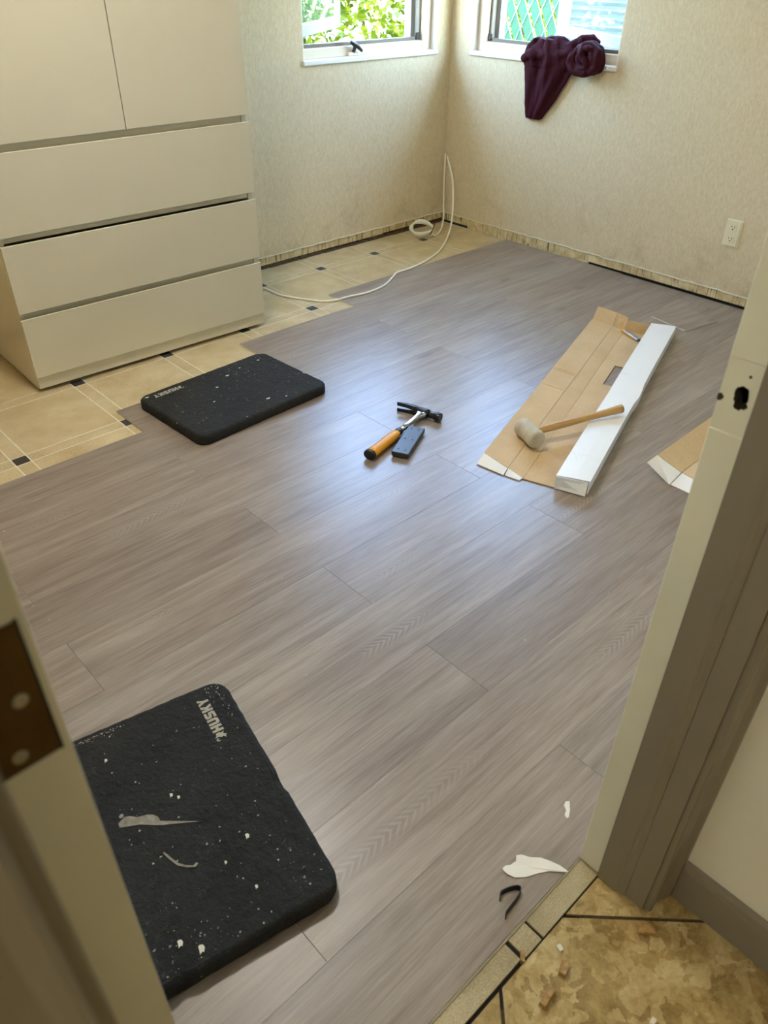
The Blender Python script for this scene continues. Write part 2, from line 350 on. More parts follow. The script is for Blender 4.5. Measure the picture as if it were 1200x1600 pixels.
# tan tiles: large square, slim border strips and dark insets
TX, TY, TS = 0.364, 0.383, 0.048
def tile_mesh(lx, ly, mat, nm, z0=-.0095, bev=.0008):
    bm = bmesh.new(); add_box(bm, -lx / 2, lx / 2, -ly / 2, ly / 2, z0, TZ, 0)
    es = [e for e in bm.edges if all(v.co.z > TZ - .0001 for v in e.verts)]
    bmesh.ops.bevel(bm, geom=es, offset=bev, segments=1, affect='EDGES'); bmesh.ops.recalc_face_normals(bm, faces=bm.faces)
    me = bpy.data.meshes.new(nm); bm.to_mesh(me); bm.free(); me.materials.append(mat); return me
TG = .0036
TM = {}
def put_tile(x0, x1, y0, y1, mat, nm):
    x0 = max(x0, XW + .003); x1 = min(x1, XE - .004); y1 = min(y1, YN - .003)
    if x1 - x0 < .012 or y1 - y0 < .012: return
    k = (nm, round(x1 - x0, 3), round(y1 - y0, 3))
    if k not in TM: TM[k] = tile_mesh(x1 - x0 - TG, y1 - y0 - TG, M[mat], nm)
    inst(nm, TM[k], floor, ((x0 + x1) / 2, (y0 + y1) / 2, 0))
DX, DY = 0.556, 2.213       # centre of one inset
for i in range(-5, 9):
    for j in range(-1, 3):
        cx, cy = DX + i * TX, DY + j * TY; h = TS / 2
        def vis(x1, y1):     # pieces wholly under the laid planks are not built
            ylim = 2.112 if x1 < .92 else (2.29 if x1 < 1.55 else (2.48 if x1 < 2.17 else 2.66)); return y1 > ylim - .02
        if vis(cx - h, cy + h): put_tile(cx - h, cx + h, cy - h, cy + h, 'dot', 'tile_inset')
        if vis(cx + h, cy + h): put_tile(cx + h, cx + TX - h, cy - h, cy + h, 'tile', 'border_tile')
        if vis(cx - h, cy + TY - h): put_tile(cx - h, cx + h, cy + h, cy + TY - h, 'tile', 'border_tile')
        if vis(cx + h, cy + TY - h): put_tile(cx + h, cx + TX - h, cy + h, cy + TY - h, 'tile', 'floor_tile')
# cut tile strip in the doorway
for a, c in ((.05, .545), (.553, .594), (.5985, JR + .02)):
    o = box_obj('threshold_tile', (a, c, .2435 if a > .5 else .247, .2795, -.0095, -.0042), M['strip_tile'], floor, bevel=.0008)

# hall floor, laid diagonally
hfloor = struct(box_obj('floor', (HW - .1, HX + .1, HB - .1, .222, -.12, -.0062), plain('brown_hall_grout', (84, 68, 42), .9, var=.2, scale=200)), 'brown marbled hall floor tiles laid on the diagonal')
box_obj('bedding', (JL - .01, JR + .02, .2221, .2800, -.12, -.0096), M['dark'], hfloor)
def clip_poly(poly, f):      # keep f(p) >= 0
    outp = []
    for i in range(len(poly)):
        a, b = poly[i], poly[(i + 1) % len(poly)]; fa, fb = f(a), f(b)
        if fa >= 0: outp.append(a)
        if fa * fb < 0:
            t = fa / (fa - fb); outp.append((a[0] + (b[0] - a[0]) * t, a[1] + (b[1] - a[1]) * t))
    return outp
S2 = .72; gg = .0042
for i in range(-4, 5):
    for j in range(-5, 4):
        p0, p1 = .891 + i * S2 + gg, .891 + (i + 1) * S2 - gg; q0, q1 = .247 + j * S2 + gg, .247 + (j + 1) * S2 - gg
        poly = [((p + q) / 2, (p - q) / 2) for p, q in ((p0, q0), (p1, q0), (p1, q1), (p0, q1))]
        for f in (lambda p: .2405 - p[1], lambda p: p[1] - HB, lambda p: HX - .002 - p[0], lambda p: p[0] - HW): poly = clip_poly(poly, f) if poly else poly
        # the strip between the jambs only
        if poly and max(p[1] for p in poly) > YS0 + .02:
            poly = clip_poly(poly, lambda p: .2405 - p[1]) 
        if len(poly) < 3: continue
        bm = bmesh.new(); add_prism(bm, poly, -.009, -.003); mkobj('hall_tile', bm, M['marble'], hfloor)

# ------------------------------------------------------------------ walls
W1 = (2.464, 3.330); W2 = (2.150, 3.015); SZ, WT = 0.866, 1.98; TH = .14
BZ = .050
bm = bmesh.new()
for b in ((XW, W1[0], YN, YN + TH, BZ, CZ), (W1[1], XE + TH, YN, YN + TH, BZ, CZ), (W1[0], W1[1], YN, YN + TH, BZ, SZ), (W1[0], W1[1], YN, YN + TH, WT, CZ), (XW, XE + TH, YN + .011, YN + TH, -.1, BZ)): add_box(bm, *b)
wall_back = struct(mkobj('wall_back', bm, M['wall']), 'mottled pale wallpapered wall behind the cabinet, with casement window')
bm = bmesh.new()
for b in ((XE, XE + TH, YS0, W2[0], BZ, CZ), (XE, XE + TH, W2[1], YN, BZ, CZ), (XE, XE + TH, W2[0], W2[1], BZ, SZ), (XE, XE + TH, W2[0], W2[1], WT, CZ), (XE + .011, XE + TH, YS0, YN + .011, -.1, BZ)): add_box(bm, *b)
wall_right = struct(mkobj('wall_right', bm, M['wall']), 'mottled pale wallpapered wall with the outlet and the draped cloth')
struct(box_obj('wall_left', (XW - .12, XW, YS1, YN + TH, -.1, CZ), M['wall']))
bm = bmesh.new()
for b in ((XW - .12, JL - .02, YS0, YS1, -.1, CZ), (JR + .02, XE + TH, YS0, YS1, -.1, CZ), (JL - .02, JR + .02, YS0, YS1, 2.07, CZ)): add_box(bm, *b)
wall_front = struct(mkobj('wall_front', bm, M['hallwall']), 'wall with the doorway the photograph looks through')
struct(box_obj('ceiling', (HW - .1, XE + TH, HB - .1, YN + TH, CZ, CZ + .1), M['ceil']))
box_obj('roof', (HW - .6, XE + .75, HB - .6, YN + .65, CZ + .1, CZ + .22), M['roof'], bpy.data.objects['ceiling'])
struct(box_obj('wall_hall_right', (HX, HX + .1, HB, YS0, -.1, CZ), M['hallwall']), 'cream hall wall right of the doorway')
struct(box_obj('wall_hall_left', (HW - .1, HW, HB, YS0, -.1, CZ), M['hallwall']))
struct(box_obj('wall_hall_back', (HW - .1, HX + .1, HB - .1, HB, -.1, CZ), M['hallwall']))
# scored strips of board left bare where the skirting was pulled off
def strips(wall, fixed, along, lo, hi, cutlist, zb):
    pos = lo; rr = random.Random(3)
    pts = [lo] + [c for c in cutlist if lo < c < hi] + [hi]
    for a, c in zip(pts[:-1], pts[1:]):
        d = rr.uniform(0, .003); z0 = zb(.5 * (a + c)); z1 = BZ - .003 - rr.uniform(0, .003); g = rr.uniform(.0008, .0022)
        if along == 'x': bx = (a + g, c - g, fixed + .0005 + d, fixed + .0098, z0, z1)
        else: bx = (fixed + .0005 + d, fixed + .0098, a + g, c - g, z0, z1)
        box_obj('base_strip', bx, M['strip'], wall)
rr = random.Random(11); cx = []; p = XW
while p < XE: p += rr.uniform(.055, .17); cx.append(p)
strips(wall_back, YN, 'x', XW, XE, cx, lambda x: .012 if x < 3.05 else .016)
cy = [2.955, 2.82, 2.683, 2.546, 2.404, 2.222, 2.131, 1.96, 1.801, 1.69, 1.55, 1.393, 1.24, 1.1, .95, .8, .66, .5]
strips(wall_right, XE, 'y', YS1, YN, cy, lambda y: .016 if y > 2.95 else (-.004 if y > 2.14 else .009))
box_obj('gap_shade_backing', (XW + .01, XE + .009, YN + .0099, YN + .0109, TZ - .004, BZ - .001), M['dark'], wall_back)  # dark sheet behind the strips, paints the gaps between them as shaded
box_obj('gap_shade_backing', (XE + .0099, XE + .0109, YS1 + .01, YN + .009, TZ - .004, BZ - .001), M['dark'], wall_right)
box_obj('gap_shade', (XE - .0098, XE + .0098, YS1 + .01, 2.13, -.0064, -.0045), M['dark'], wall_right)  # dark strip standing in for shade in the gap at the plank ends
def torn_edge(wall, along, lo, hi, fixed):
    bm = bmesh.new(); rr = random.Random(5); n = 90; prev = None
    for i in range(n + 1):
        a = lo + (hi - lo) * i / n; z = BZ + rr.uniform(-.003, .002); d = fixed - rr.uniform(.0008, .003)
        ring = [(fixed + .004, z - .0022), (d, z - .0022), (d, z + .0022), (fixed + .004, z + .004)]
        vs = [bm.verts.new((a, q, zz) if along == 'x' else (q, a, zz)) for q, zz in ring]
        if prev:
            for k in range(4): bm.faces.new((prev[k], prev[(k + 1) % 4], vs[(k + 1) % 4], vs[k]))
        else: bm.faces.new(vs)
        prev = vs
    bm.faces.new(prev[::-1]); mkobj('torn_edge', bm, M['grout'], wall)
torn_edge(wall_back, 'x', XW + .01, XE, YN); torn_edge(wall_right, 'y', YS1 + .01, YN, XE)
# dark brown infill in the gap under the strips of the back wall
bm = bmesh.new(); rr = random.Random(9); x = XW + .05
while x < XE - .03:
    l = rr.uniform(.03, .11); add_box(bm, x, x + l, YN - rr.uniform(.001, .007), YN + .010, TZ - .003, rr.uniform(.004, .012)); x += l + rr.uniform(0, .01)
mkobj('gap_infill', bm, plain('brown_gap_infill', (92, 72, 46), .9, var=.3, scale=90), wall_back)

# ------------------------------------------------------------------ windows
def make_window(name, org, du, dw, width, narrow_low, hinge_low, sash_ang, sash_z, label, crank):
    """org = wall-face corner at u=0; du along the wall, dw outward. Returns structure root"""
    root = bpy.data.objects.new(name, None); COL.objects.link(root); struct(root, label)
    root.matrix_world = Matrix(((du[0], dw[0], 0, org[0]), (du[1], dw[1], 0, org[1]), (0, 0, 1, 0), (0, 0, 0, 1)))
    w0 = .022 if narrow_low else .066; w1 = .066 if narrow_low else .022
    W = width; zb = SZ + .048
    bm = bmesh.new(); add_box(bm, -.006, W + .006, -.012, .05, SZ - .014, SZ + .006, .003)      # sill board with a lip
    mkobj('window_sill', bm, M['sill'], root)
    bm = bmesh.new()
    add_box(bm, 0, .004, 0, .05, SZ, WT); add_box(bm, W - .004, W, 0, .05, SZ, WT); add_box(bm, 0, W, 0, .05, WT - .004, WT)
    mkobj('reveal', bm, M['sill'], root)
    bm = bmesh.new()
    add_box(bm, .004, w0, .036, .10, SZ + .005, WT - .004, .003); add_box(bm, W - w1, W - .004, .036, .10, SZ + .005, WT - .004, .003)
    add_box(bm, w0, W - w1, .036, .10, SZ + .005, zb, .003); add_box(bm, w0, W - w1, .036, .10, WT - .06, WT - .004, .003)
    mkobj('window_frame', bm, M['wood'], root)
    bm = bmesh.new(); t = .015
    add_box(bm, w0, w0 + t, .052, .075, zb, WT - .06); add_box(bm, W - w1 - t, W - w1, .052, .075, zb, WT - .06); add_box(bm, w0 + t, W - w1 - t, .052, .075, zb, zb + t); add_box(bm, w0 + t, W - w1 - t, .052, .075, WT - .06 - t, WT - .06)
    mkobj('seal_frame', bm, M['bronze'], root)
    bm = bmesh.new(); q = w0 + .004; q2 = W - w1 - .004
    add_box(bm, q, q + .03, .09, .135, zb - .02, WT - .05); add_box(bm, q2 - .03, q2, .09, .135, zb - .02, WT - .05); add_box(bm, q, q2, .09, .135, zb - .02, zb + .004)
    mkobj('outer_jamb', bm, M['vinyl'], root)
    # corner bracket
    ux = (W - w1 - .02) if hinge_low else (w0 + .006)
    box_obj('corner_bracket', (ux - .016, ux + .014, .046, .056, zb + .004, zb + .034), M['handle'], root, bevel=.003)
    # the opened sash
    L = q2 - q - .02; sroot = bpy.data.objects.new('sash', None); COL.objects.link(sroot); sroot.parent = root
    sroot.location = (q + .004 if hinge_low else q2 - .004, .10, 0); sroot.rotation_euler = (0, 0, sash_ang if hinge_low else math.pi - sash_ang)
    bm = bmesh.new(); zt = WT - .08; s = .036
    add_box(bm, 0, s, -.012, .012, sash_z, zt, .002); add_box(bm, L - s, L, -.012, .012, sash_z, zt, .002); add_box(bm, s, L - s, -.012, .012, sash_z, sash_z + .05, .002); add_box(bm, s, L - s, -.012, .012, zt - s, zt, .002)
    mkobj('sash_frame', bm, M['vinyl'], sroot)
    box_obj('pane', (s - .004, L - s + .004, -.002, .002, sash_z + .046, zt - s + .004), M['glass'], sroot)
    # crank operator
    if crank is not None:
        bm = bmesh.new(); add_box(bm, crank - .035, crank + .03, .018, .042, SZ + .006, SZ + .022, .006, seg=2); mkobj('crank_cover', bm, M['wood'], root)
        bm = bmesh.new()
        add_tube(bm, [(crank, .03, SZ + .016), (crank - .002, .018, SZ + .034), (crank - .004, .012, SZ + .046)], .0085, 8)
        add_tube(bm, smooth_path([(crank - .034, .012, SZ + .068), (crank - .012, .010, SZ + .056), (crank + .012, .008, SZ + .044), (crank + .036, .006, SZ + .026)]), lambda t: .0065 + .004 * math.sin(math.pi * t), 8)
        mkobj('crank_handle', bm, M['handle'], root)
    return root
make_window('window_1', (W1[0], YN, 0), (1, 0, 0), (0, 1, 0), W1[1] - W1[0], True, True, math.radians(34), .95, 'casement window open onto the leafy hedge, crank on sill', .325)
make_window('window_2', (XE, W2[1], 0), (0, -1, 0), (1, 0, 0), W2[1] - W2[0], False, False, math.radians(32), .925, 'casement window looking onto green fence, cloth on its sill', None)

# ------------------------------------------------------------------ doorway: jambs, casing, door, hall skirting
def jamb_right():
    t = bpy.data.objects.new('trim_1', None); COL.objects.link(t); struct(t, 'right door jamb, white rebate with strike hole, grey stop and casing')
    x0, x1 = JR, JR + .02; za, zb = .862, .944; ya, yb = .243, YS1 + .0005
    bm = bmesh.new()
    add_box(bm, x0, x1, ya, yb, 0, za, .0012); add_box(bm, x0, x1, ya, yb, zb, 2.07, .0012)
    mkobj('rebate', bm, M['white'], t)
    # patch with the ragged strike hole
    bm = bmesh.new(); n = 24; cyy, cz = .2595, .904; inner = []; outer = []
    rr = random.Random(21)
    for k in range(n):
        a = 2 * math.pi * k / n; ca, sa = math.cos(a), math.sin(a)
        rx, rz = .0078, .0125
        e = 1 / (abs(ca) ** 4 + abs(sa) ** 4) ** .25
        jit = 1 + rr.uniform(-.12, .12)
        inner.append((cyy + ca * rx * e * jit - (.0015 if sa < -.3 else 0), cz + sa * rz * e * jit))
        tt = []
        if ca > 1e-6: tt.append((yb - cyy) / ca)
        if ca < -1e-6: tt.append((ya - cyy) / ca)
        if sa > 1e-6: tt.append((zb - cz) / sa)
        if sa < -1e-6: tt.append((za - cz) / sa)
        m = min(tt); outer.append((cyy + ca * m, cz + sa * m))
    # snap nearest to corners
    for c in ((ya, za), (ya, zb), (yb, za), (yb, zb)):
        k = min(range(n), key=lambda i: (outer[i][0] - c[0]) ** 2 + (outer[i][1] - c[1]) ** 2); outer[k] = c
    xf = x0 + .0012
    I = [bm.verts.new((xf, a, b)) for a, b in inner]; O = [bm.verts.new((xf, a, b)) for a, b in outer]; D = [bm.verts.new((x1, a, b)) for a, b in inner]; OB = [bm.verts.new((x1, a, b)) for a, b in outer]
    for k in range(n):
        j = (k + 1) % n
        bm.faces.new((I[k], I[j], O[j], O[k])); f = bm.faces.new((I[k], D[k], D[j], I[j])); f.material_index = 1; bm.faces.new((O[k], O[j], OB[j], OB[k]))
    f = bm.faces.new(D); f.material_index = 1
    mkobj('strike_mortise', bm, [M['white'], plain('raw_dark_wood', (52, 36, 20), .9, var=.4, scale=120)], t)
    bm = bmesh.new()
    add_prism(bm, [(.2785, .895), (.2822, .8935), (.2835, .897), (.2832, .9015), (.280, .9025), (.2765, .899)], x0 + .0006, x0 + .0016, 'x'); mkobj('paint_chip', bm, plain('chip_brown', (70, 50, 28), .9), t)
    bm = bmesh.new(); add_tube(bm, [(x0 + .0008, .2565, .929), (x0 + .003, .2565, .929)], .0017, 8); mkobj('screw_hole', bm, M['dark'], t)
    bm = bmesh.new(); add_prism(bm, [(x0 - .005, .243), (x0 - .005, .214), (x0 - .0042, .207), (x0 - .0028, .204), (x0 - .0028, .200), (x0 - .0008, .194), (x0, .192), (x0 + .02, .192), (x0 + .02, .243)], 0, 2.07); mkobj('door_stop', bm, M['grey'], t)
    bm = bmesh.new(); add_box(bm, x0, x1, YS0, .192, 0, 2.07, .0015, seg=2); mkobj('jamb_board', bm, M['grey'], t)
    prof = [(x0 + .005, .1588), (x0 + .005, .1500), (x0 + .009, .1475), (x0 + .016, .1480), (x0 + .020, .1500), (x0 + .026, .1490), (x0 + .040, .1455), (x0 + .046, .1415), (x0 + .050, .1425), (x0 + .054, .1395), (x0 + .062, .1385), (HX - .0005, .1395), (HX - .0005, .1588)]
    bm = bmesh.new(); add_prism(bm, prof, 0, 2.13); mkobj('casing', bm, M['grey'], t)
def jamb_left():
    t = bpy.data.objects.new('trim_2', None); COL.objects.link(t); struct(t, 'left door jamb with grey stop and moulded casing')
    x0 = JL
    box_obj('jamb_board', (x0 - .02, x0, YS0, YS1 + .0005, 0, 2.07), M['grey'], t, bevel=.001)
    prof = [(x0 - .006, .1588), (x0 - .006, .1520), (x0 - .009, .1490), (x0 - .014, .1500), (x0 - .018, .1515), (x0 - .026, .1500), (x0 - .046, .1450), (x0 - .054, .1400), (x0 - .066, .1390), (x0 - .066, .1588)]
    bm = bmesh.new(); add_prism(bm, prof, 0, 2.13); mkobj('casing', bm, M['grey'], t)
    t3 = bpy.data.objects.new('trim_3', None); COL.objects.link(t3); struct(t3, 'door head jamb and casing')
    box_obj('head_board', (JL, JR, YS0, YS1, 2.05, 2.07), M['grey'], t3); box_obj('casing', (JL - .066, HX - .001, .141, .1588, 2.071, 2.135), M['grey'], t3, bevel=.002)
jamb_right(); jamb_left()
bb = [(HX - .0005, 0), (HX - .010, 0), (HX - .010, .080), (HX - .0085, .090), (HX - .005, .096), (HX - .0005, .098)]
bm = bmesh.new(); A = [bm.verts.new((a, .1383, b)) for a, b in bb]; B = [bm.verts.new((a, HB + .001, b)) for a, b in bb]
bm.faces.new(A); bm.faces.new(B[::-1])
for i in range(len(bb)): bm.faces.new((A[i], A[(i + 1) % len(bb)], B[(i + 1) % len(bb)], B[i]))
struct(mkobj('baseboard_right', bm, M['grey']), 'grey skirting along the hall wall')
def door():
    d = bpy.data.objects.new('door_1', None); COL.objects.link(d); struct(d, 'white door swung open into the room, its hinge edge in view')
    d.location = (.019, .290, 0); d.rotation_euler = (0, 0, math.radians(1.0))
    bm = bmesh.new(); add_box(bm, 0, .036, 0, .715, .014, 2.04, .0012, seg=2); mkobj('slab', bm, M['white'], d)
    for zc in (.9835, .25, 1.82):
        bm = bmesh.new(); z0, z1 = zc - .0445, zc + .0445
        add_prism(bm, [(-.006, z0), (.0300, z0), (.0300, z1), (-.006, z1)], -.0012, .0005, 'y'); h = mkobj('hinge_leaf', bm, M['brass'], d)
        box_obj('hinge_mortise', (.0300, .0316, -.0008, .0006, z0 - .001, z1 + .001), M['dark'], d)
        bm = bmesh.new(); add_tube(bm, [(-.009, -.004, z0), (-.009, -.004, z1)], .0052, 12); mkobj('hinge_knuckle', bm, M['brass'], d)
        for sx, sz in ((.0205, zc), (.0112, zc - .034), (.0112, zc + .034)):
            bm = bmesh.new(); add_loft(bm, [[(sx + r * math.cos(a * math.pi / 8), y, sz + r * math.sin(a * math.pi / 8)) for a in range(16)] for r, y in ((.0040, -.0010), (.0040, -.0019), (.0032, -.0023), (.0014, -.0024), (.0010, -.0016))], smooth=False); mkobj('screw', bm, M['screw'], h)
    for sx, yy in ((.0365, 1), (-.0005, -1)):
        bm = bmesh.new(); c = (.018 + yy * .046, .655, .905); rings = []
        for t_, r in ((.0, .026), (.004, .028), (.008, .012), (.028, .011), (.034, .022), (.046, .027), (.056, .022), (.060, .006)):
            rings.append([(.018 + yy * (.018 + t_), .655 + r * math.cos(k * math.pi / 8), .905 + r * math.sin(k * math.pi / 8)) for k in range(16)])
        add_loft(bm, rings); mkobj('door_knob', bm, M['brass'], d)
door()

# ------------------------------------------------------------------ outlet
def outlet():
    t = thing('wall_outlet', 'ivory duplex power outlet on the wallpapered wall', 'outlet', (XE, 1.4385, .3015))
    bm = bmesh.new(); add_box(bm, -.0065, 0, -.0355, .0355, -.0575, .0575, 0)
    es = [e for e in bm.edges if all(v.co.x < -.006 for v in e.verts)]; bmesh.ops.bevel(bm, geom=es, offset=.0055, segments=3, affect='EDGES'); mkobj('cover_plate', bm, M['ivory'], t)
    for zc in (.0245, -.0245):
        bm = bmesh.new(); pts = []
        for k in range(24):
            a = 2 * math.pi * k / 24; y = .0172 * math.cos(a); z = max(-.0118, min(.0118, .0165 * math.sin(a))); pts.append((y, zc + z))
        add_prism(bm, pts, -.0082, -.006, 'x'); s = mkobj('socket', bm, M['ivory'], t)
        for yy, hh in ((.0064, .0075), (-.0064, .0088)): box_obj('slot', (-.0086, -.0080, yy - .0012, yy + .0012, zc + .0032 - hh / 2 + .001, zc + .0032 + hh / 2), M['slot'], s)
        bm = bmesh.new(); add_prism(bm, [(.0027 * math.cos(k * math.pi / 6), zc - .0068 + .0027 * math.sin(k * math.pi / 6)) for k in range(12)], -.0086, -.0080, 'x'); mkobj('earth_hole', bm, M['slot'], s)
    bm = bmesh.new(); add_prism(bm, [(.003 * math.cos(k * math.pi / 6), .003 * math.sin(k * math.pi / 6)) for k in range(12)], -.0078, -.006, 'x'); mkobj('screw', bm, M['ivory'], t)
outlet()

# ------------------------------------------------------------------ cabinet
def cabinet():
    t = thing('storage_cabinet', 'tall white handleless cabinet with two doors above three wide drawers', 'cabinet', (.786, 2.596, TZ), math.radians(-1.8))
    W, D, H = .954, .52, 2.02; F = .019; gz = .014
    bm = bmesh.new()
    add_box(bm, 0, .018, F + .001, D, gz, H, .0008); add_box(bm, W - .018, W, F + .001, D, gz, H, .0008)
    add_box(bm, .018, W - .018, D - .008, D, gz, H); add_box(bm, .018, W - .018, F + .001, D - .008, H - .018, H); add_box(bm, .018, W - .018, F + .03, D - .008, .058, .074)
    for z0, z1 in ((.255, .300), (.5155, .548), (.762, .812)): add_box(bm, .018, W - .018, F + .006, F + .024, z0, z1)
    add_box(bm, .018, W - .018, F + .03, D - .01, .80, .816)
    mkobj('body', bm, M['cab'], t)
    box_obj('toe_kick', (.002, W - .002, F - .001 - .008, F + .001, gz, .059), M['cab'], t, bevel=.0008)
    def front(nm, x0, x1, z0, z1, pull):
        bm = bmesh.new()
        if pull: poly = [(0, z0), (0, z1), (.0035, z1 + .002), (F - .001, z1 - .010), (F - .001, z0)]
        else: poly = [(0, z0), (0, z1), (F - .001, z1), (F - .001, z0)]
        add_prism(bm, poly, x0, x1, 'x'); bmesh.ops.recalc_face_normals(bm, faces=bm.faces)
        bmesh.ops.bevel(bm, geom=list(bm.edges), offset=.0007, segments=1, affect='EDGES')
        return mkobj(nm, bm, M['cab'], t)
    for z0, z1, dy in ((.060, .270, 0), (.292, .512, -.002), (.538, .778, 0)):
        o = front('drawer', 0, W, z0, z1, True); o.location.y = dy
        bm = bmesh.new(); add_box(bm, .03, .042, F, D - .04, z0 + .02, z1 - .04); add_box(bm, W - .042, W - .03, F, D - .04, z0 + .02, z1 - .04); add_box(bm, .042, W - .042, F, D - .04, z0 + .02, z0 + .03); mkobj('drawer_box', bm, M['cab'], o)
    for x0, x1 in ((0, W * .5075 - .0015), (W * .5075 + .0015, W)): front('door', x0, x1, .802, H - .002, False)
    for x, y in ((.05, .06), (W - .05, .06), (.05, D - .05), (W - .05, D - .05)):
        bm = bmesh.new(); add_tube(bm, [(x, y, .0005), (x, y, gz + .002)], .016, 10); mkobj('foot', bm, M['black'], t)
cabinet()

# ------------------------------------------------------------------ kneeling pads
LET = {  # heavy block capitals on a 5 x 6 grid (polygons)
 'H': [[(0, 0), (1.6, 0), (1.6, 2.1), (2.9, 2.1), (2.9, 0), (4.5, 0), (4.5, 6), (2.9, 6), (2.9, 3.8), (1.6, 3.8), (1.6, 6), (0, 6)]],
 'U': [[(0, 1.2), (.8, 0), (3.7, 0), (4.5, 1.2), (4.5, 6), (2.9, 6), (2.9, 1.7), (1.6, 1.7), (1.6, 6), (0, 6)]],
 'S': [[(0, 0), (3.7, 0), (4.4, .7), (4.4, 3.0), (3.7, 3.7), (1.6, 3.7), (1.6, 4.5), (4.3, 4.5), (4.3, 6), (.7, 6), (0, 5.3), (0, 3.1), (.7, 2.3), (2.8, 2.3), (2.8, 1.5), (0, 1.5)]],
 'K': [[(0, 0), (1.6, 0), (1.6, 2.0), (2.0, 2.0), (2.9, 0), (4.7, 0), (3.4, 3.0), (4.6, 6), (2.8, 6), (2.0, 3.9), (1.6, 3.9), (1.6, 6), (0, 6)]],
 'Y': [[(1.5, 0), (3.1, 0), (3.1, 2.4), (4.7, 6), (3.0, 6), (2.3, 4.1), (1.6, 6), (-.1, 6), (1.5, 2.4)]],
}
DOG = [[(0.2, .8), (1.6, 1.9), (1.2, 3.0), (2.2, 4.2), (2.0, 6.4), (3.2, 5.2), (4.6, 5.0), (4.9, 3.2), (4.2, 2.4), (4.7, .4), (3.5, 1.4), (2.7, .9), (2.2, -.4), (1.6, .6)],
       [(1.3, 4.4), (1.5, 5.3), (.8, 6.2), (-.2, 6.0), (-.7, 5.0), (-.2, 4.0), (.1, 4.9), (.5, 5.3), (1.0, 5.0)]]
def add_word(bm, org, dirx, s, z0, z1):
    """prints logo + HUSKY starting at org (pad coordinates), advancing along dirx"""
    dx = Vector(dirx).normalized(); dy = Vector((-dx.y, dx.x)); x = 0.0
    for ch in ['*'] + list('HUSKY'):
        for poly in (DOG if ch == '*' else LET[ch]):
            add_prism(bm, [tuple(Vector(org) + dx * ((px + x + .22 * py * 0) * s) + dy * (py * s)) for px, py in poly], z0, z1)
        x += 5.6 if ch == '*' else 5.1
def kneeling_pad(name, label, loc, rotz, L, Wd, T, mat, seed, word, extra):
    t = thing(name, label, 'kneeling pad', loc, rotz, 'black foam kneeling pads')
    bm = bmesh.new(); R = .034; rr = random.Random(seed); prof = [(0, 0), (-.003, .004), (-.0038, .010), (-.003, T - .008), (.001, T - .0025), (.006, T)]
    outline = []
    for sx, sy, a0 in ((1, 1, 0), (-1, 1, 90), (-1, -1, 180), (1, -1, 270)):
        for k in range(9):
            a = math.radians(a0 + 90 * k / 8); outline.append((sx * (L / 2 - R) + R * math.cos(a), sy * (Wd / 2 - R) + R * math.sin(a), math.cos(a), math.sin(a)))
    # densify the straight sides for a ragged edge
    dense = []
    for i in range(len(outline)):
        a, b = outline[i], outline[(i + 1) % len(outline)]; d = math.hypot(b[0] - a[0], b[1] - a[1]); n = max(1, int(d / .008))
        for k in range(n): dense.append(tuple(a[j] + (b[j] - a[j]) * k / n for j in range(4)))
    rings = []
    for off, z in prof:
        ring = []
        for i, (x, y, nx, ny) in enumerate(dense):
            j = noise.noise(Vector((x * 60, y * 60, z * 90 + seed))) * .0014
            chip = max(0.0, noise.noise(Vector((x * 26, y * 26, seed * 3.1))) - .42) * .016 if z > T - .01 else 0
            ring.append((x - nx * (off + chip) + nx * j, y - ny * (off + chip) + ny * j, z - (chip * .6 if z > T - .01 else 0)))
        rings.append(ring)
    R_ = [[bm.verts.new(p) for p in r] for r in rings]; n = len(dense)
    for a, b in zip(R_[:-1], R_[1:]):
        for k in range(n): bm.faces.new((a[k], a[(k + 1) % n], b[(k + 1) % n], b[k])).smooth = True
    bm.faces.new(R_[0]); bm.faces.new(R_[-1])
    mkobj('foam_slab', bm, mat, t)
    bm = bmesh.new(); add_word(bm, word[0], word[1], word[2], T - .0002, T + .0003); mkobj('printed_logo', bm, M['print'], t)
    extra(t, T)
# pad by the doorway: measured top corners -> local frame, x along the long side
def smear(t, T, poly, nm='paint_smear', mat='paint'):
    bm = bmesh.new(); add_prism(bm, poly, T - .0004, T + .0006); mkobj(nm, bm, M[mat], t)
def arc_band(c, r, a0, a1, w):
    o = []; i = []
    for k in range(13):
        a = math.radians(a0 + (a1 - a0) * k / 12); wd = w * (.25 + math.sin(math.pi * k / 12))
        o.append((c[0] + (r + wd) * math.cos(a), c[1] + (r + wd) * math.sin(a))); i.append((c[0] + (r - wd) * math.cos(a), c[1] + (r - wd) * math.sin(a)))
    return o + i[::-1]
def flecks(t, T, L, Wd, seed, n, clusters):
    rr = random.Random(seed); bm = bmesh.new()
    def one(x, y, r):
        a0 = rr.uniform(0, 6.28); el = rr.uniform(.35, 1); ca, sa = math.cos(a0), math.sin(a0); m = rr.randint(5, 7); pl = []
        for k in range(m):
            q = 2 * math.pi * k / m; rd = r * rr.uniform(.5, 1.2); px_, py_ = rd * math.cos(q), rd * math.sin(q) * el; pl.append((x + px_ * ca - py_ * sa, y + px_ * sa + py_ * ca))
        add_prism(bm, pl, T - .0004, T + .0005)
    for k in range(n): one(rr.uniform(-.46, .46) * L, rr.uniform(-.45, .45) * Wd, .0007 + .0022 * rr.random() ** 3)
    for cx_, cy_, sx_, sy_, m in clusters:
        for k in range(m): one(max(-.475 * L, min(.475 * L, rr.gauss(cx_, sx_))), max(-.465 * Wd, min(.465 * Wd, rr.gauss(cy_, sy_))), .0006 + .0016 * rr.random() ** 2)
    o = mkobj('paint_flecks', bm, M['print'], t); o['kind'] = 'stuff'
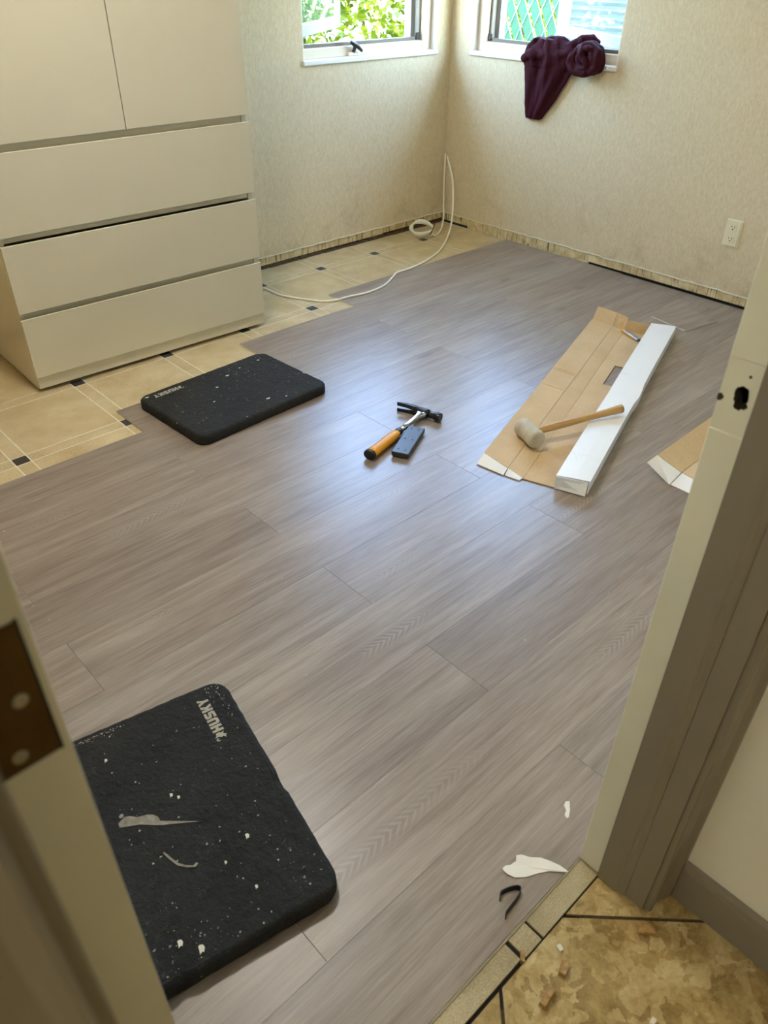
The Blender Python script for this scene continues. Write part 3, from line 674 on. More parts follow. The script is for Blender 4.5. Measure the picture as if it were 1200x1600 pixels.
def pad_near(t, T):
    flecks(t, T, .519, .345, 41, 60, ((.246, .095, .003, .030, 70), (.235, -.145, .012, .010, 30), (.205, -.155, .02, .004, 26), (-.225, .06, .02, .05, 40), (-.20, -.13, .02, .02, 12)))
    smear(t, T, [(.0394, .1073), (.046, .094), (.042, .085), (.034, .076), (.030, .060), (.024, .050), (.016, .044), (.006, .043), (.004, .040), (-.029, -.0125), (-.0305, -.0145), (-.003, .044), (.002, .052), (.010, .064), (.018, .076), (.024, .092), (.030, .108)])
    smear(t, T, [(.0548, .0995), (.051, .103), (.047, .102), (.0465, .0975), (.050, .0945), (.054, .0955)])
    smear(t, T, [(-.055, .059), (-.072, .053), (-.088, .0455), (-.099, .034), (-.106, .021), (-.103, .0145), (-.099, .0165), (-.102, .023), (-.095, .033), (-.085, .0425), (-.070, .0495), (-.053, .0565)])
    for x, y, r in ((-.10, -.075, .005), (-.19, -.052, .0035), (-.125, -.025, .003), (.045, .010, .004), (.034, .0, .0035), (-.21, .085, .006), (-.235, .06, .007), (.18, .09, .004)):
        smear(t, T, [(x + r * (1 + .4 * math.sin(k * 2.7)) * math.cos(k * math.pi / 4), y + r * .7 * (1 + .4 * math.cos(k * 1.9)) * math.sin(k * math.pi / 4)) for k in range(8)], 'paint_fleck', 'plaster')
def pad_far(t, T):
    flecks(t, T, .537, .377, 43, 80, ((.13, .12, .06, .03, 40), (-.05, .02, .12, .08, 30), (-.245, .165, .01, .006, 8)))
    smear(t, T, arc_band((.185, -.03), .05, 150, 235, .0022), 'cut_mark', 'slot')
    smear(t, T, arc_band((.03, .05), .07, 300, 345, .0016), 'cut_mark', 'slot')
    for x, y, r in ((.045, -.13, .007), (.05, .11, .006), (-.03, .06, .005), (.12, .13, .004), (.21, .135, .005), (.10, -.16, .004), (-.10, -.02, .004), (-.245, .165, .006)):
        smear(t, T, [(x + r * (1 + .4 * math.sin(k * 2.3)) * math.cos(k * math.pi / 4), y + r * .7 * (1 + .4 * math.cos(k * 1.7)) * math.sin(k * math.pi / 4)) for k in range(8)], 'paint_fleck', 'plaster')
kneeling_pad('kneeling_pad', 'paint-smeared black foam kneeling pad nearest the doorway, beside the open door', (.2846, .8013, .0004), math.radians(78.8), .519, .345, .035, M['foamA'], 1, ((.112, -.128), (1, 0), .0037), pad_near)
kneeling_pad('kneeling_pad', 'black foam kneeling pad lying in front of the white cabinet', (1.268, 2.097, .0004), math.radians(2.7), .537, .377, .035, M['foamB'], 2, ((-.112, .163), (-1, 0), .0037), pad_far)

# ------------------------------------------------------------------ hammer, tapping block, mallet
def ring_oval(u, s0, zc, ws, wz, n=16, p=2.4):
    r = []
    for k in range(n):
        a = 2 * math.pi * k / n; c, s = math.cos(a), math.sin(a); e = 1 / (abs(c) ** p + abs(s) ** p) ** (1 / p); r.append((u, s0 + ws * c * e, zc + wz * s * e))
    return r
def hammer():
    t = thing('claw_hammer', 'steel claw hammer with a yellow grip lying on the planks', 'hammer', (1.347, 1.488, .0005), math.radians(14))
    zc = .0165
    bm = bmesh.new(); add_loft(bm, [ring_oval(u, 0, zc, a, b) for u, a, b in ((0, .0175, .0135), (.001, .0195, .0155), (.010, .020, .016), (.0135, .0195, .0155))]); mkobj('butt_cap', bm, M['black'], t)
    bm = bmesh.new(); add_loft(bm, [ring_oval(u, 0, zc, a, b) for u, a, b in ((.0132, .0195, .0155), (.03, .0178, .0145), (.06, .0165, .0138), (.10, .0172, .014), (.135, .0165, .0135), (.155, .0145, .012), (.166, .0128, .0108))]); mkobj('grip', bm, M['yellow'], t)
    bm = bmesh.new(); add_loft(bm, [ring_oval(u, 0, zc, a, b) for u, a, b in ((.164, .0130, .0112), (.168, .0135, .0118), (.180, .0128, .011), (.186, .0115, .010))]); mkobj('collar', bm, M['black'], t)
    bm = bmesh.new(); add_loft(bm, [ring_oval(u, s, zc, a, b, p=4) for u, s, a, b in ((.184, 0, .0088, .0075), (.23, 0, .0080, .0070), (.27, 0, .0085, .0072), (.295, 0, .011, .0078), (.312, 0, .018, .009), (.320, 0, .026, .0105))]); mkobj('shaft', bm, M['chrome'], t)
    bm = bmesh.new()
    U = .331
    def rs(s, uc, wu, wz, p): return [(uc + wu * math.cos(a) / (abs(math.cos(a)) ** p + abs(math.sin(a)) ** p) ** (1 / p), s, zc + wz * math.sin(a) / (abs(math.cos(a)) ** p + abs(math.sin(a)) ** p) ** (1 / p)) for a in [2 * math.pi * k / 16 for k in range(16)]]
    add_loft(bm, [rs(s, U + du, a, b, p) for s, du, a, b, p in ((-.022, 0, .0125, .0125, 5), (-.006, 0, .0125, .0135, 5), (.010, 0, .012, .014, 5), (.024, -.001, .009, .0150, 5), (.030, -.0015, .0075, .0155, 5))])
    o = mkobj('head', bm, M['steel'], t)
    bm = bmesh.new(); add_loft(bm, [rs(s, U, a, a, 2.6) for s, a in ((-.021, .0115), (-.034, .0118), (-.046, .0128), (-.050, .0148), (-.066, .0152), (-.0685, .0138))]); mkobj('striking_face', bm, M['steel'], o)
    for sg in (1, -1):
        bm = bmesh.new(); rings = []
        for s, du, th, zi, zo in ((.028, -.0015, .0075, .0005, .0156), (.045, -.003, .0060, .0022, .0160), (.065, -.006, .0048, .0034, .0172), (.085, -.011, .0032, .0045, .0178), (.094, -.0145, .0016, .0050, .0178)):
            rings.append([(U + du - th, s, zc + sg * zi), (U + du + th, s, zc + sg * zi), (U + du + th, s, zc + sg * zo), (U + du - th, s, zc + sg * zo)])
        add_loft(bm, rings, smooth=False); mkobj('claw', bm, M['steel'], o)
hammer()
def tapping_block():
    t = thing('tapping_block', 'flat black plastic tapping block with six small holes beside the hammer', 'tapping block', (1.502, 1.470, .0005), math.radians(27))
    bm = bmesh.new(); add_box(bm, -.087, .087, -.028, .028, .004, .020, .0022, seg=2); mkobj('body', bm, M['block'], t)
    bm = bmesh.new(); add_box(bm, -.085, .085, -.024, .024, 0, .005, .001); mkobj('rubber_base', bm, M['black'], t)
    for x in (-.066, 0.002, .068):
        for y in (-.012, .012):
            bm = bmesh.new(); add_tube(bm, [(x, y, .0190), (x, y, .0204)], .0030, 10); mkobj('hole', bm, M['slot'], t)
tapping_block()

# ------------------------------------------------------------------ cartons
def panel(bm, a, b, c, d, th=.003, top=0, bot=1):
    """quad a,b,c,d (ccw from above = inside face) with thickness; inside kraft, outside white"""
    a, b, c, d = map(Vector, (a, b, c, d)); n = (b - a).cross(d - a).normalized() * th
    T = [bm.verts.new(p) for p in (a, b, c, d)]; B = [bm.verts.new(p - n) for p in (a, b, c, d)]
    f = bm.faces.new(T); f.material_index = top; f = bm.faces.new(B[::-1]); f.material_index = bot
    for i in range(4):
        f = bm.faces.new((T[i], B[i], B[(i + 1) % 4], T[(i + 1) % 4])); f.material_index = top
def pobj(nm, quads, t, **k):
    bm = bmesh.new()
    for q in quads: panel(bm, *q, **k)
    return mkobj(nm, bm, [M['card'], M['wcard']], t, recalc=False)
def carton_open():
    t = thing('flooring_carton', 'long opened flooring carton, brown inside and white outside, under the mallet', 'cardboard box', (1.65, 1.0, .0005), math.radians(19.2))
    L = 1.272; z = .0035
    h0, h1, hv0, hv1 = .735, .915, -.02, .053     # cut-out
    pobj('bottom_panel', [((0, -.088, z), (h0, -.088, z), (h0, .102, z), (0, .102, z)), ((h1, -.088, z), (L, -.088, z), (L, .102, z), (h1, .102, z)), ((h0, hv1, z), (h1, hv1, z), (h1, .102, z), (h0, .102, z)), ((h0, -.088, z), (h1, -.088, z), (h1, hv0, z), (h0, hv0, z))], t)
    pobj('side_panel', [((.002, .1025, z), (L, .1025, z), (L, .152, .012), (.02, .158, .012))], t)
    pobj('lid_panel', [((.021, .159, .0125), (L, .153, .0125), (L + .012, .245, .022), (.050, .250, .0235))], t)
    # flaps at the near end
    pobj('end_flap', [((-.010, .161, .0035), (.019, .160, .0125), (.049, .249, .0235), (.010, .256, .0035))], t, top=1, bot=0)
    pobj('end_flap', [((-.014, .110, .0034), (.001, .104, .0045), (.018, .157, .0120), (-.008, .157, .0036))], t, top=1, bot=0)
    # flaps at the far end, kraft side to the camera
    pobj('end_flap', [((L, .154, .0125), (L + .046, .152, .056), (L + .062, .240, .062), (L + .012, .243, .022))], t, bot=0)
    pobj('end_flap', [((L, .104, z), (L + .030, .101, .050), (L + .044, .150, .056), (L, .152, .012))], t, bot=0)
    pobj('end_flap', [((L, -.080, z), (L + .006, -.080, .044), (L + .006, .098, .046), (L, .101, z))], t)
    # standing side, folded lid strip and near end
    bm = bmesh.new(); nseg = 26; prev = None
    top = []; H = .0455
    for i in range(nseg + 1):
        u = 1.302 * i / nseg; bulge = .006 * math.exp(-((u - .62) / .05) ** 2); zz = H + .0012 * math.sin(u * 9) - .004 * math.exp(-((u - .6) / .06) ** 2)
        ring = [(u, -.0905 - bulge, .001), (u, -.0925 - bulge * 1.4, H * .55), (u, -.0915 - bulge, zz), (u, -.045, zz + .001), (u, .006, zz), (u, .006, zz - .003), (u, -.0875, zz - .003), (u, -.0875, .001)]
        ring = [(a + (.016 * (-(b - .006) / .1)) * 1.0, b, c) for a, b, c in ring]
        vs = [bm.verts.new(p) for p in ring]
        if prev:
            for k in range(8):
                f = bm.faces.new((prev[k], vs[k], vs[(k + 1) % 8], prev[(k + 1) % 8])); f.material_index = 1 if k in (0, 1, 2, 3) else 0
        else: bm.faces.new(vs).material_index = 1
        prev = vs
    bm.faces.new(prev[::-1]).material_index = 1
    mkobj('folded_lid', bm, [M['card'], M['wcard']], t)
    pobj('end_flap', [((-.002, -.087, .003), (-.002, .004, .003), (-.004, .004, .0450), (.009, -.087, .0450))], t, top=1)
    for uu in (.60, .735, .748):
        bm = bmesh.new(); q_ = [(uu - .0006, .161, .0137), (uu + .0006, .161, .0137), (uu + .0006, .243, .0228), (uu - .0006, .243, .0228)]; panel(bm, *q_, th=.002, bot=0); mkobj('crease', bm, M['hickory'], t)
    for v_, z_ in ((.1025, .0038),):
        bm = bmesh.new(); add_box(bm, .004, L - .002, v_ - .0009, v_ + .0009, .003, z_ + .0004); mkobj('crease', bm, M['hickory'], t)
carton_open()
def carton_side():
    t = thing('flooring_carton', 'second opened flooring carton, mostly hidden behind the right door jamb', 'cardboard box', (1.95, .58, .0005), math.radians(1.0))
    L = 1.25
    pobj('bottom_panel', [((0, 0, .020), (L, 0, .020), (L, .200, .020), (0.03, .200, .020))], t)
    pobj('lid_panel', [((.028, .2015, .0205), (L, .2015, .0205), (L, .276, .060), (.002, .276, .060))], t)
    pobj('end_flap', [((-.028, .205, .001), (.026, .2015, .0205), (0, .276, .060), (-.012, .296, .030))], t, top=1)
    pobj('end_flap', [((-.030, .0, .001), (0, 0, .0195), (.028, .199, .0195), (-.026, .203, .001))], t, top=1)
    pobj('side_panel', [((0, -.003, .0), (L, -.003, .0), (L, -.003, .058), (0, -.003, .058))], t)
    pobj('end_flap', [((L + .003, .02, .001), (L + .003, .19, .001), (L + .004, .19, .05), (L + .004, .02, .05))], t)
carton_side()
def mallet():
    hd = Vector((1.784, 1.211, .0)); en = Vector((2.095, 1.087, .0)); d = (en - hd); Lh = d.length
    t = thing('rubber_mallet', 'pale rubber mallet with wooden handle resting on the opened carton', 'mallet', (hd.x, hd.y, .0150), math.atan2(d.y, d.x))
    R = .0305; zc = R + .0005; bm = bmesh.new(); rings = []
    for s, r in ((-.050, .022), (-.0495, .027), (-.046, .0295), (-.034, R), (0, R - .0012), (.034, R), (.046, .0295), (.0495, .027), (.050, .022)):
        rings.append([(r * math.cos(2 * math.pi * k / 24) * .98, s, zc + r * math.sin(2 * math.pi * k / 24)) for k in range(24)])
    add_loft(bm, rings); mkobj('head', bm, M['rubberhead'], t)
    bm = bmesh.new(); P = [Vector((.0, 0, zc)), Vector((Lh + .01, 0, .0535))]
    pts = [P[0].lerp(P[1], k / 24) for k in range(25)]
    def rad(t_):
        if t_ > .97: return .0145
        return .0105 + .0018 * math.sin(t_ * 5) + .0062 * max(0, (t_ - .55) / .45) ** 1.4
    add_tube(bm, pts, rad, 14); mkobj('handle', bm, M['hickory'], t)
mallet()
def knife():
    th = math.radians(19.2); u, v = 1.218, .062
    loc = (1.65 + math.cos(th) * u - math.sin(th) * v, 1.0 + math.sin(th) * u + math.cos(th) * v, .0042)
    t = thing('utility_knife', 'small grey and yellow utility knife tucked under the carton lid', 'knife', loc, th + math.radians(48))
    bm = bmesh.new(); add_loft(bm, [[(x, y * w, z) for y, z in ((-1, .002), (-.8, 0), (.8, 0), (1, .002), (1, .010), (.75, .013), (-.75, .013), (-1, .010))] for x, w in ((-.052, .006), (-.050, .0095), (-.01, .0105), (.02, .009), (.046, .0095))], smooth=False); mkobj('body', bm, M['knifegrey'], t)
    bm = bmesh.new(); add_box(bm, .044, .060, -.0097, .0097, 0, .0125, .003, seg=2); add_box(bm, -.03, .046, .0088, .0112, .003, .011, .001); mkobj('yellow_trim', bm, M['yellow'], t)
    bm = bmesh.new(); add_prism(bm, [(-.052, -.005), (-.052, .005), (-.066, .005), (-.074, -.005)], .006, .0068); mkobj('blade', bm, M['chrome'], t)
knife()
def loose_plank():
    me = plank_mesh(.21, .184, 'loose_plank_piece'); o = inst('cut_plank', me, None, (3.128, 1.413, .0062), math.radians(-10.5))
    tag(o, 'short cut plank lying loose by the right wall', 'plank')
loose_plank()

# ------------------------------------------------------------------ cable in the corner
def cable():
    t = thing('coiled_cable', 'cream cable coiled in the corner and trailing across the floor', 'cable', (3.22, 3.03, TZ))
    o0 = Vector((3.22, 3.03, TZ)); r = .0046; zf = TZ + r; zp = r
    P = [(1.765, 3.09, zf), (1.86, 3.03, zf), (1.986, 2.950, zf), (1.999, 2.802, zf), (2.085, 2.632, zf), (2.15, 2.587, zf + .003), (2.20, 2.572, zp + .001), (2.31, 2.556, zp), (2.431, 2.574, zp), (2.54, 2.630, zp), (2.60, 2.664, zp), (2.68, 2.664, zp), (2.839, 2.700, zf + .003), (2.98, 2.755, zf), (3.10, 2.822, zf), (3.22, 2.90, .012), (3.30, 2.952, .06), (3.345, 2.990, .138), (3.375, 3.032, .26), (3.405, 3.108, .362)]
    bm = bmesh.new(); add_tube(bm, [p - o0 for p in smooth_path(P, 10)], r, 10); mkobj('trailing_run', bm, M['cable'], t)
    Q = [(3.418, 3.135, .37), (3.420, 3.135, .30), (3.415, 3.130, .20), (3.408, 3.118, .105), (3.385, 3.092, .050), (3.345, 3.060, .022), (3.30, 3.026, .006), (3.24, 2.992, zf), (3.19, 2.968, .002), (3.160, 2.962, .018)]
    bm = bmesh.new(); add_tube(bm, [p - o0 for p in smooth_path(Q, 10)], r, 10); mkobj('rising_run', bm, M['cable'], t)
    # coil: loops pinched together at the tie
    bm = bmesh.new(); rr = random.Random(4); ax = Vector((.70, -.72, 0)); up = Vector((.22, .22, .93)).normalized(); nn = ax.cross(up).normalized()
    c0 = Vector((3.120, 3.006, .052)); pts = []; turns = 5
    for k in range(turns * 28 + 1):
        a = 2 * math.pi * k / 28; tn = a / (2 * math.pi); A = .060 - .009 * (math.sin(tn * 2.1) if math.cos(a) < 0 else 0); B = .054 - .011 * (tn % 3) + .004 * math.sin(tn * 3)
        pinch = (1 + math.cos(a)) / 2
        pts.append(c0 + ax * (A * math.cos(a)) + up * (B * math.sin(a) * (1 - .35 * pinch)) + nn * ((tn - 2.5) * .016 * (1 - .72 * pinch) + .006 * math.sin(a * 2 + tn * 1.7)) - o0)
    zmin = min(p.z for p in pts)
    pts = [p + Vector((0, 0, r - zmin + .0006)) for p in pts]
    add_tube(bm, pts, r * .86, 8); coil = mkobj('coil', bm, M['cable'], t)
    bm = bmesh.new(); tc = c0 + ax * .060 - o0 + Vector((0, 0, r - zmin))
    for dd in (-.006, .006):
        add_tube(bm, [tc + ax * (dd * .4) + up * (.024 * math.cos(2 * math.pi * k / 16) + dd) + nn * (.022 * math.sin(2 * math.pi * k / 16)) + ax * (.01 * math.cos(2 * math.pi * k / 16)) for k in range(16)], .0024, 6, closed=True)
    mkobj('tie_wrap', bm, M['tie'], t)
cable()

# ------------------------------------------------------------------ cloth on the sill
def cloth():
    t = thing('maroon_garment', 'crumpled maroon garment draped over the window sill', 'clothing', (XE, 2.42, SZ + .006))
    bm = bmesh.new(); n = 56
    lv = [(.955, 2.600, 2.44, .03), (.925, 2.635, 2.38, .045), (.895, 2.648, 2.345, .05), (.865, 2.649, 2.345, .048), (.84, 2.645, 2.362, .042), (.80, 2.640, 2.388, .036), (.76, 2.635, 2.412, .033), (.72, 2.631, 2.437, .030), (.68, 2.626, 2.465, .027), (.645, 2.620, 2.495, .023), (.622, 2.617, 2.512, .020), (.612, 2.612, 2.530, .016)]
    rings = []
    for z, yl, yr, d in lv:
        ring = []
        back = .003 if z < .85 else -.02
        for k in range(n):
            if k < n - 8:
                q = k / (n - 9); y = yl + (yr - yl) * q; env = math.sin(math.pi * min(1, max(0, q))) ** .35
                top = (z - .61) / .345
                fold = .010 * math.sin(2 * math.pi * (1.7 * q + .35 * top)) + .005 * math.sin(2 * math.pi * (3.3 * q - .9 * top) + 1) + .0015 * math.sin(2 * math.pi * (7 * q + .7 * top))
                fold += noise.noise(Vector((q * 5, z * 14, 1.7))) * .010
                x = XE - .006 - d * (.35 + .65 * env) - fold * env * (.5 + .7 * top)
                x = min(x, XE - .0045 if z < .85 else XE - .016)
            else:
                q = (k - (n - 8)) / 7; y = yr + (yl - yr) * (.06 + .88 * q); x = XE - back
            ring.append((x, y, z))
        rings.append(ring)
    add_loft(bm, rings)
    def strand(pts, ra, wob=.006, seed=0, n_=9):
        P = smooth_path(pts, n_); m = len(P)
        P = [p + Vector((noise.noise(p * 24 + Vector((seed, 0, 0))), noise.noise(p * 24 + Vector((0, seed, 0))), noise.noise(p * 24 + Vector((0, 0, seed))))) * wob for p in P]
        add_tube(bm, P, (lambda u: ra * (.55 + .45 * math.sin(math.pi * u) ** .6)), 10)
    X = XE
    # ruffled roll along the sill
    strand([(X - .030, 2.650, .868), (X - .045, 2.60, .885), (X - .045, 2.53, .893), (X - .030, 2.47, .905)], .020, .012, 1)
    strand([(X - .020, 2.640, .885), (X - .030, 2.57, .915), (X - .02, 2.50, .925), (X - .01, 2.42, .915)], .021, .012, 2)
    strand([(X + .005, 2.600, .905), (X - .005, 2.54, .940), (X + .0, 2.47, .945), (X - .0, 2.38, .925)], .020, .012, 3)
    strand([(X - .035, 2.52, .880), (X - .045, 2.46, .893), (X - .03, 2.40, .905), (X - .02, 2.34, .925)], .019, .012, 4)
    strand([(X - .01, 2.43, .925), (X - .012, 2.37, .945), (X - .005, 2.32, .965), (X + .01, 2.27, .955)], .019, .010, 5)
    strand([(X + .02, 2.55, .90), (X + .02, 2.47, .92), (X + .02, 2.38, .915), (X + .02, 2.28, .92)], .026, .012, 6)
    # knotted end
    c = Vector((X - .042, 2.285, .893))
    def ringpts(ry, rz, dx, a0, a1, tilt): return [c + Vector((dx + tilt * math.cos(math.radians(a)), ry * math.cos(math.radians(a)), rz * math.sin(math.radians(a)))) for a in range(a0, a1 + 1, 24)]
    strand(ringpts(.070, .052, -.006, 20, 380, .006), .019, .008, 7, 4)
    strand(ringpts(.066, .047, .022, 0, 350, .012), .022, .008, 8, 4)
    sp_ = []
    for k in range(22):
        a_ = math.radians(70 + k * 31); rr_ = .056 * (1 - k / 26); sp_.append(c + Vector((-.020 + .022 * (k / 22), rr_ * math.cos(a_) * 1.05, rr_ * math.sin(a_) * .78)))
    strand(sp_, .0125, .012, 9, 4)
    strand([c + Vector((-.004, .055, .040)), c + Vector((-.026, .020, .030)), c + Vector((-.028, -.004, -.004)), c + Vector((-.012, -.030, -.042))], .014, .010, 10)
    strand([c + Vector((-.012, -.028, .040)), c + Vector((-.024, -.046, .012)), c + Vector((-.012, -.058, -.020))], .013, .008, 12)
    strand([c + Vector((.0, .075, .02)), c + Vector((-.01, .085, -.015)), c + Vector((-.01, .06, -.045)), c + Vector((-.006, .01, -.058)), c + Vector((-.004, -.045, -.05))], .016, .006, 13)
    bmesh.ops.recalc_face_normals(bm, faces=bm.faces)
    me = bpy.data.meshes.new('cloth_raw'); bm.to_mesh(me); bm.free(); tmp = bpy.data.objects.new('cloth_raw', me); COL.objects.link(tmp)
    m = tmp.modifiers.new('r', 'REMESH'); m.mode = 'VOXEL'; m.voxel_size = .0042
    m2 = tmp.modifiers.new('s', 'SMOOTH'); m2.iterations = 2; m2.factor = .5
    dg = bpy.context.evaluated_depsgraph_get(); me2 = bpy.data.meshes.new_from_object(tmp.evaluated_get(dg)); bpy.data.objects.remove(tmp)
    NR = [v.normal.copy() for v in me2.vertices]; CO = [v.co.copy() for v in me2.vertices]
    NEW = []
    for p, nv in zip(CO, NR):
        cr = noise.noise(Vector((p.y * 34, p.z * 13, p.x * 30))) + .5 * noise.noise(Vector((p.y * 70, p.z * 40, p.x * 60)))
        rg = 1 - abs(noise.noise(Vector((p.y * 20 + 3, p.z * 9, p.x * 22)))) * 2.2
        d = cr * .0022 + rg * (.0050 if p.z > .84 else .0012)
        q = p + nv * d
        if q.z < SZ - .016: q.x = min(q.x, XE - .0008)
        elif q.z < SZ + .0068: q.x = min(q.x, XE - .0126)
        NEW.extend(q)
    me2.vertices.foreach_set('co', NEW)
    for p in me2.polygons: p.use_smooth = True
    me2.materials.clear(); me2.materials.append(M['maroon']); me2.name = 'fabric'
    o = bpy.data.objects.new('fabric', me2); COL.objects.link(o); o.parent = t; o.location = (-XE, -2.42, -(SZ + .006))
cloth()

# ------------------------------------------------------------------ scraps on the floor
def sheet(nm, poly, z, curl, mat, label, cat, th=.0004, group=None):
    cx = sum(p[0] for p in poly) / len(poly); cy_ = sum(p[1] for p in poly) / len(poly)
    t = bmesh.new(); n = len(poly)
    def zz(x, y): return z + curl * (((x - cx) * 30) ** 2 + ((y - cy_) * 20) ** 2) * .004
    A = [t.verts.new((x - cx, y - cy_, zz(x, y) + th)) for x, y in poly]; B = [t.verts.new((x - cx, y - cy_, zz(x, y))) for x, y in poly]
    ca = t.verts.new((0, 0, z + th)); cb = t.verts.new((0, 0, z))
    for i in range(n):
        j = (i + 1) % n; t.faces.new((A[i], A[j], ca)); t.faces.new((B[j], B[i], cb)); t.faces.new((A[i], B[i], B[j], A[j]))
    o = mkobj(nm, t, M[mat], None, (cx, cy_, 0)); return tag(o, label, cat, group)
sheet('paper_scrap', [(.635, .3602), (.6426, .3601), (.6504, .3553), (.6635, .3532), (.6721, .3595), (.6802, .3538), (.6859, .3424), (.6994, .3278), (.7058, .314), (.7113, .2966), (.7131, .2775), (.7036, .288), (.6907, .3027), (.6735, .3141), (.6536, .3233), (.6382, .3358), (.6334, .3478), (.6333, .3565)], .0004, .4, 'paper', 'large torn white paper scrap at the edge of the planks', 'paper scrap', group='torn paper scraps')
sheet('paper_scrap', [(.8137, .3615), (.8221, .3639), (.8275, .359), (.815, .3488), (.8005, .3408), (.7948, .3416), (.7982, .349), (.8079, .3523)], .0004, .5, 'paper', 'small sliver of torn white paper near the right jamb', 'paper scrap', group='torn paper scraps')
def clip():
    path = smooth_path([(x, y, 0) for x, y in ((.5887, .3275), (.5975, .3324), (.6102, .3289), (.6240, .3215), (.6270, .3150), (.6200, .3105), (.6094, .3083), (.5886, .3066), (.5780, .3055), (.5728, .302))], 5)
    c = Vector((.60, .315, .0004)); bm = bmesh.new(); prev = None; n = len(path)
    for i, p in enumerate(path):
        a = path[max(i - 1, 0)]; b = path[min(i + 1, n - 1)]; tn = (b - a).normalized(); s = Vector((-tn.y, tn.x, 0)) * .0008; h = .0095 - .003 * abs(i / n - .4)
        ring = [p - c.to_3d() * 1 + s + Vector((0, 0, c.z)), p - c + s * 1 + Vector((.002, .002, c.z + h)), p - c - s + Vector((.002, .002, c.z + h)), p - c - s + Vector((0, 0, c.z))]
        vs = [bm.verts.new(q) for q in ring]
        if prev:
            for k in range(4): bm.faces.new((prev[k], prev[(k + 1) % 4], vs[(k + 1) % 4], vs[k]))
        else: bm.faces.new(vs)
        prev = vs
    bm.faces.new(prev[::-1]); o = mkobj('plastic_strip', bm, M['black'], None, c); tag(o, 'bent black plastic strip standing on the planks beside the paper', 'plastic strip')
clip()
def chunk(nm, x, y, z, l, wd, h, rz, mat, label, cat, seed, group=None):
    rr = random.Random(seed); bm = bmesh.new(); add_box(bm, -l / 2, l / 2, -wd / 2, wd / 2, 0, h)
    bmesh.ops.subdivide_edges(bm, edges=list(bm.edges), cuts=1, use_grid_fill=True)
    for v in bm.verts:
        if v.co.z > 1e-5: v.co += Vector((rr.uniform(-1, 1) * l * .07, rr.uniform(-1, 1) * wd * .09, rr.uniform(-1, .4) * h * .16))
    o = mkobj(nm, bm, M[mat], None, (x, y, z)); o.rotation_euler = (0, 0, rz); tag(o, label, cat, group)
HZ = -.0029
chunk('wood_chip', .5804, .192, HZ, .020, .0115, .011, math.radians(20), 'chip', 'stubby wood chip near the white crumb on the hall tile', 'wood chip', 1, 'wood chips on the hall tile')
chunk('wood_chip', .5287, .1848, HZ, .031, .0115, .0115, math.radians(8), 'chip', 'long split wood chip nearest the bottom of the hall tile', 'wood chip', 2, 'wood chips on the hall tile')
chunk('wood_chip', .7281, .1365, HZ, .025, .014, .008, math.radians(-48), 'chip', 'flat wood chip below the diagonal joint, close to the casing', 'wood chip', 3, 'wood chips on the hall tile')
chunk('wood_chip', .5490, .2475, -.0085, .016, .0060, .012, math.radians(40), 'chip', 'pale wood splinter stuck in the joint of the threshold tiles', 'wood chip', 4, 'wood chips on the hall tile')
chunk('plaster_crumb', .6025, .2151, HZ, .0095, .0065, .005, math.radians(70), 'plaster', 'white plaster crumb on the hall tile by the threshold', 'plaster crumb', 5, 'plaster crumbs')
chunk('plaster_crumb', .6183, .0588, HZ, .010, .0065, .005, math.radians(10), 'plaster', 'white plaster crumb at the bottom of the hall tile', 'plaster crumb', 6, 'plaster crumbs')
bm = bmesh.new(); rr = random.Random(77)
def speck(x, y, z, s):
    a = rr.uniform(0, 6.28); v = [bm.verts.new((x + s * math.cos(a + k * 2.1) * rr.uniform(.5, 1.2), y + s * math.sin(a + k * 2.1) * rr.uniform(.4, 1), z)) for k in range(3)]; tp = bm.verts.new((x, y, z + s * .5))
    for k in range(3): bm.faces.new((v[k], v[(k + 1) % 3], tp))
for x, y, s in ((2.186, 1.049, .005), (.3138, 1.5445, .003), (.3219, 1.4732, .0025), (.3053, 1.3461, .0025), (.3771, 1.8825, .003), (1.095, .676, .003)): speck(x, y, .0003, s)
for k in range(70): speck(rr.uniform(.6, 1.45), rr.uniform(.42, 1.35), .0003, rr.uniform(.0008, .0022))
for k in range(40): speck(rr.gauss(2.75, .3), min(2.4, max(1.95, rr.gauss(2.15, .14))), .0003, rr.uniform(.0008, .0022))
for k in range(16): speck(rr.uniform(.5, .8), rr.uniform(.0, .22), HZ, rr.uniform(.0006, .0015))
o = mkobj('sawdust', bm, M['plaster']); tag(o, 'tiny pale crumbs of dust scattered over the planks', 'dust'); o['kind'] = 'stuff'

# ------------------------------------------------------------------ outdoors
GZ = -.35
struct(box_obj('ground', (-14, 24, -14, 24, GZ - .2, GZ), M['ground']), 'pale concrete yard outside the windows')
def leaves(nm, pts_fn, n, size, mat, seed, parent):
    rr = random.Random(seed); V = []; Fc = []
    for i in range(n):
        p = pts_fn(rr); a = rr.uniform(0, 6.28); tl = rr.uniform(-.9, .9); s = size * rr.uniform(.6, 1.3)
        d = Vector((math.cos(a), math.sin(a), tl)).normalized(); q = d.cross(Vector((rr.uniform(-1, 1), rr.uniform(-1, 1), rr.uniform(.2, 1)))).normalized() * s * .36; e = d * s
        nrm = d.cross(q).normalized() * s * .12; b = len(V)
        V += [p - e * .5, p + q - nrm * .2, p + e * .5 - nrm, p - q - nrm * .2]; Fc += [(b, b + 1, b + 2), (b, b + 2, b + 3)]
    me = bpy.data.meshes.new(nm); me.from_pydata([tuple(v) for v in V], [], Fc); me.materials.append(M[mat]); o = bpy.data.objects.new(nm, me); COL.objects.link(o); o.parent = parent; o['kind'] = 'stuff'; return o
